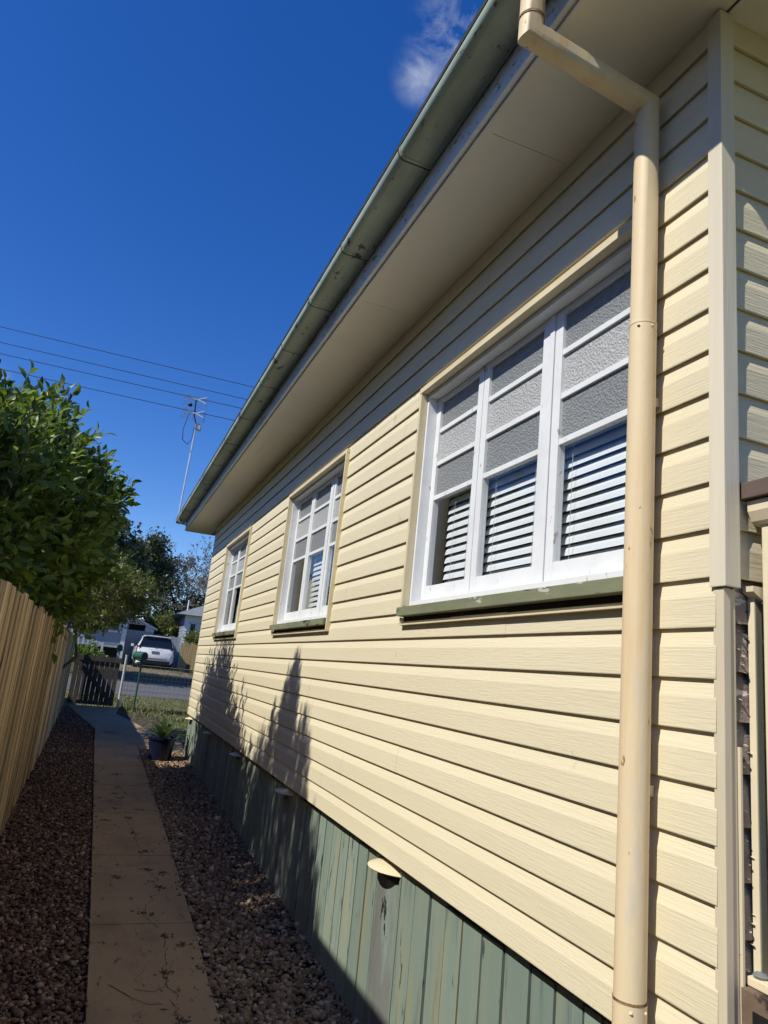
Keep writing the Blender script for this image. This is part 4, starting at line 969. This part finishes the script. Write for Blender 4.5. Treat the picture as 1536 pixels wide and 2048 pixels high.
link("foliage", mesh_np("foliage", V, F), m_leaf2, hb); MB().tube([(4.62,39.6,1.0),(4.62,39.6,2.7)], .05, 6).build("stem", m_bark, hb)

# white car, rear towards the camera
car = thing("parked_car", "white sport utility car parked rear-on across the street", "car", (2.6, 37.0, gz(37.5)))
CX, CY, CZ = 2.60, 37.0, gz(37.5)
def ring(hw, zb, belt, roof, rhw):
    R_ = [(-hw*.86, zb), (-hw, zb+.16), (-hw*1.0, belt-.22), (-hw*.965, belt), (-rhw-.03, roof-.12), (-rhw*.86, roof-.02), (0, roof)]
    return R_ + [(-x, z) for x, z in R_[-2::-1]]
ST = [(0.00,.86,.42,1.02,1.04,.80),(.05,.93,.30,1.06,1.10,.86),(.12,.965,.27,1.10,1.30,.84),(.30,.975,.26,1.12,1.66,.70),(.62,.98,.25,1.12,1.735,.69),(1.6,.985,.25,1.10,1.755,.70),(2.6,.985,.25,1.08,1.74,.69),(3.2,.985,.25,1.06,1.56,.66),(3.75,.98,.26,1.05,1.14,.80),(4.5,.95,.28,1.00,1.05,.78),(4.85,.88,.34,.86,.90,.72),(4.98,.74,.42,.72,.76,.60)]
cb = MB(); nR = 13
for s_, hw, zb, belt, roof, rhw in ST:
    roof = max(roof, belt+.02)
    for x, z in ring(hw, zb, belt, roof, rhw): cb.v.append((CX+x, CY+s_, CZ+z))
for i in range(len(ST)-1):
    for j in range(nR-1): a = i*nR+j; cb.f.append((a, a+1, a+nR+1, a+nR))
    cb.f.append((i*nR+nR-1, i*nR, (i+1)*nR, (i+1)*nR+nR-1))
cb.f.append(tuple(range(nR))); cb.f.append(tuple((len(ST)-1)*nR+j for j in range(nR))[::-1])
cb.build("body", m_carpaint, car, smooth=40)
MB().add([(CX-.86,CY+.02,CZ+1.12),(CX+.86,CY+.02,CZ+1.12),(CX+.70,CY+.235,CZ+1.63),(CX-.70,CY+.235,CZ+1.63),(CX-.86,CY+.12,CZ+1.12),(CX+.86,CY+.12,CZ+1.12),(CX+.70,CY+.36,CZ+1.63),(CX-.70,CY+.36,CZ+1.63)], [(0,1,2,3),(4,7,6,5),(0,4,5,1),(1,5,6,2),(2,6,7,3),(3,7,4,0)]).build("rear_window", m_carglass, car)
MB().box(CX-.70,CX+.70,CY+.10,CY+.38,CZ+1.665,CZ+1.70).build("spoiler", m_carpaint, car, bevel=.01)
for sx in (-1, 1):
    MB().hexa([(CX+sx*.74,CY-.01,CZ+.80),(CX+sx*.97,CY+.06,CZ+.80),(CX+sx*.97,CY+.30,CZ+.80),(CX+sx*.74,CY+.2,CZ+.80),(CX+sx*.76,CY+.03,CZ+1.16),(CX+sx*.955,CY+.09,CZ+1.14),(CX+sx*.955,CY+.32,CZ+1.14),(CX+sx*.76,CY+.2,CZ+1.16)]).build("tail_lamp", m_tail, car)
    for yy in (1.0, 3.9):
        W_ = MB().tube([(CX+sx*.74,CY+yy,CZ+.37),(CX+sx*.97,CY+yy,CZ+.37)], .37, 22).build("wheel", m_tyre, car, smooth=40)
        MB().tube([(CX+sx*.972,CY+yy,CZ+.37),(CX+sx*.980,CY+yy,CZ+.37)], .25, 18).build("rim", m_chrome, W_)
    MB().hexa([(CX+sx*1.0,CY+2.9,CZ+1.08),(CX+sx*1.16,CY+2.9,CZ+1.10),(CX+sx*1.16,CY+3.05,CZ+1.10),(CX+sx*1.0,CY+3.05,CZ+1.08),(CX+sx*1.0,CY+2.9,CZ+1.22),(CX+sx*1.15,CY+2.9,CZ+1.25),(CX+sx*1.15,CY+3.05,CZ+1.25),(CX+sx*1.0,CY+3.05,CZ+1.22)]).build("wing_mirror", m_carpaint, car, bevel=.02)
    MB().add([(CX+sx*.988,CY+.5,CZ+1.14),(CX+sx*.985,CY+3.0,CZ+1.12),(CX+sx*.74,CY+2.8,CZ+1.60),(CX+sx*.745,CY+.7,CZ+1.60)], [(0,1,2,3)]).build("side_window", m_carglass, car)
MB().box(CX-.62,CX+.62,CY-.012,CY+.05,CZ+.50,CZ+.56).build("bumper_trim", m_chrome, car)
MB().box(CX-.80,CX+.80,CY-.02,CY+.06,CZ+.24,CZ+.44).build("lower_bumper", m_black, car, bevel=.01)
MB().box(CX-.19,CX+.19,CY-.016,CY-.002,CZ+.80,CZ+.92).build("number_plate", m_plate, car)
em = MB(); n = 16
for j in range(n):
    a, b = 2*PI*j/n, 2*PI*(j+1)/n
    em.bar((CX+.075*math.cos(a),CY+.015,CZ+1.115+.04*math.sin(a)), (CX+.075*math.cos(b),CY+.015,CZ+1.115+.04*math.sin(b)), .012, .012, (0,1,0))
em.bar((CX-.035,CY+.015,CZ+1.085),(CX-.02,CY+.015,CZ+1.145),.012,.012,(0,1,0)); em.bar((CX+.02,CY+.015,CZ+1.085),(CX+.035,CY+.015,CZ+1.145),.012,.012,(0,1,0)); em.bar((CX-.03,CY+.015,CZ+1.11),(CX+.03,CY+.015,CZ+1.12),.012,.012,(0,1,0))
em.build("emblem", m_chrome, car)
fc = bpy.data.curves.new("lettering", 'FONT'); fc.body = "PALISADE"; fc.size = .105; fc.space_character = 1.75; fc.extrude = .004; fc.align_x = 'CENTER'
fo = bpy.data.objects.new("lettering", fc); col.objects.link(fo)
me = bpy.data.meshes.new_from_object(fo.evaluated_get(bpy.context.evaluated_depsgraph_get())); bpy.data.objects.remove(fo)
me.transform(Matrix.Translation((CX, CY+.004, CZ+.955)) @ Matrix.Rotation(PI/2, 4, 'X')); link("lettering", me, m_chrome, car)
car.scale = (.93, .93, .93)

# ------------------------------------------------------------------ far trees
def branch_tree(name, label, base, h, spread, depth, m_l, nleaf, L0, L1, r0, lean=(0,0), twig_r=.012, leaf_from=3, fan=.6, group=None):
    t = thing(name, label, "tree", base, group)
    A, B, R_, tips = [], [], [], []
    def grow(p, d, ln, r, k):
        q = p+d*ln; A.append(p); B.append(q); R_.append(r)
        if k >= leaf_from: tips.append((p, q))
        if k >= depth: return
        for _ in range(random.choice((2, 3, 3)) if k else 4):
            nd = (d+Vector((random.gauss(0,fan), random.gauss(0,fan), random.gauss(.08,fan*.6)))).normalized()
            grow(p.lerp(q, random.uniform(.55, 1)) if k else p.lerp(q, random.uniform(.5,1)), nd, ln*random.uniform(.62,.86), max(r*.62, twig_r), k+1)
    grow(Vector(base), Vector((lean[0], lean[1], 1)).normalized(), h*.34, r0, 0)
    V, F = segs(np.array(A), np.array(B), np.array(R_)); link("trunk", mesh_np("trunk", V, F), m_bark if r0 > .16 else m_twig, t)
    if nleaf:
        T0 = np.array([a for a, b in tips]); T1 = np.array([b for a, b in tips]); i = rng.integers(0, len(tips), nleaf)
        P = T0[i]+(T1[i]-T0[i])*rng.random((nleaf,1))+rng.normal(0, spread, (nleaf,3))
        D = rng.normal(0, 1, (nleaf,3)); D[:,2] -= .2; D /= np.linalg.norm(D, axis=1, keepdims=True); Ls = rng.uniform(L0, L1, nleaf)
        V, F = leaves(P, D, Ls, Ls*.33); link("crown", mesh_np("crown", V, F), m_l, t)
    return t
branch_tree("evergreen_tree", "tall dark evergreen tree behind the blue-grey house", (.3, 55, 1.5), 9.5, .34, 6, m_leaf3, 34000, .14, .28, .30, lean=(.05,0), fan=.52)
branch_tree("evergreen_tree", "dark spreading evergreen tree farther left behind the broad-leaved shrub", (-4.5, 56, 1.5), 10, .34, 6, m_leaf3, 16000, .16, .30, .30, fan=.52)
branch_tree("bare_tree", "grey twiggy half-bare tree beyond the far corner of the house", (5.2, 57, 1.6), 10.0, .16, 7, m_leaf4, 5000, .10, .20, .16, fan=.55, twig_r=.014)
branch_tree("bare_tree", "second grey twiggy tree farther right behind the white house", (9.5, 60, 1.6), 10.5, .2, 7, m_leaf4, 5000, .10, .20, .16, fan=.55, twig_r=.014)
def bushmass(name, label, blobs_, n, m, L=.2):
    t = thing(name, label, "shrub", blobs_[0][0][:2]+(1.4,))
    (V, F), A, B = shoots(blobs_, n, 6, .4, L*.7, L*1.2, .32, upw=.3); link("crown", mesh_np("crown", V, F), m, t)
    V, F = segs(A-(B-A), B, .01); link("twigs", mesh_np("twigs", V, F), m_bark, t)
bushmass("leafy_shrub", "bright green leafy shrub beside the garage roof", [((3.3,44,3.3),(.8,.7,.7)), ((3.7,44,2.8),(.7,.6,.6))], 420, m_leaf2, .16)
bushmass("dark_thicket", "dark thicket of scrub behind the fences across the street", [((2.5,52,3.6),(2.6,1.5,2.2)), ((6,53,3.8),(3,1.5,2.2)), ((-3,52,4),(3,1.5,2.4)), ((11,56,4),(4,1.5,2.6)), ((-10,56,4),(5,1.5,3))], 5200, m_leaf3, .26)
for x, y, h in ((14, 64, 9), (-12, 66, 10)):
    branch_tree("street_tree", "dark tree far to the %s of the street scene" % ("right" if x > 0 else "left"), (x, y, 1.8), h, .4, 5, m_leaf3, 9000, .2, .4, .3, fan=.5)
# shade on the verge comes from a street tree outside the frame
branch_tree("verge_tree", "leafy street tree on the far verge hidden behind the broad-leaved shrub", (-2.6, 29.2, .75), 6.4, .35, 6, m_leaf3, 15000, .16, .28, .25, fan=.55)

# ------------------------------------------------------------------ power lines
WL = [(10.60, "topmost"), (10.13, "second from the top"), (9.79, "third from the top"), (9.335, "lowest")]
for z, nm in WL:
    mb = MB(); pts = [(x, 22.0, z+.00009*(x+1)**2*1.2) for x in np.linspace(-34, 40, 24)]
    mb.tube(pts, .011, 5); tag(mb.build("power_line", m_cable), "thin power line crossing the sky, %s of the four" % nm, "power line", "power lines over the street")
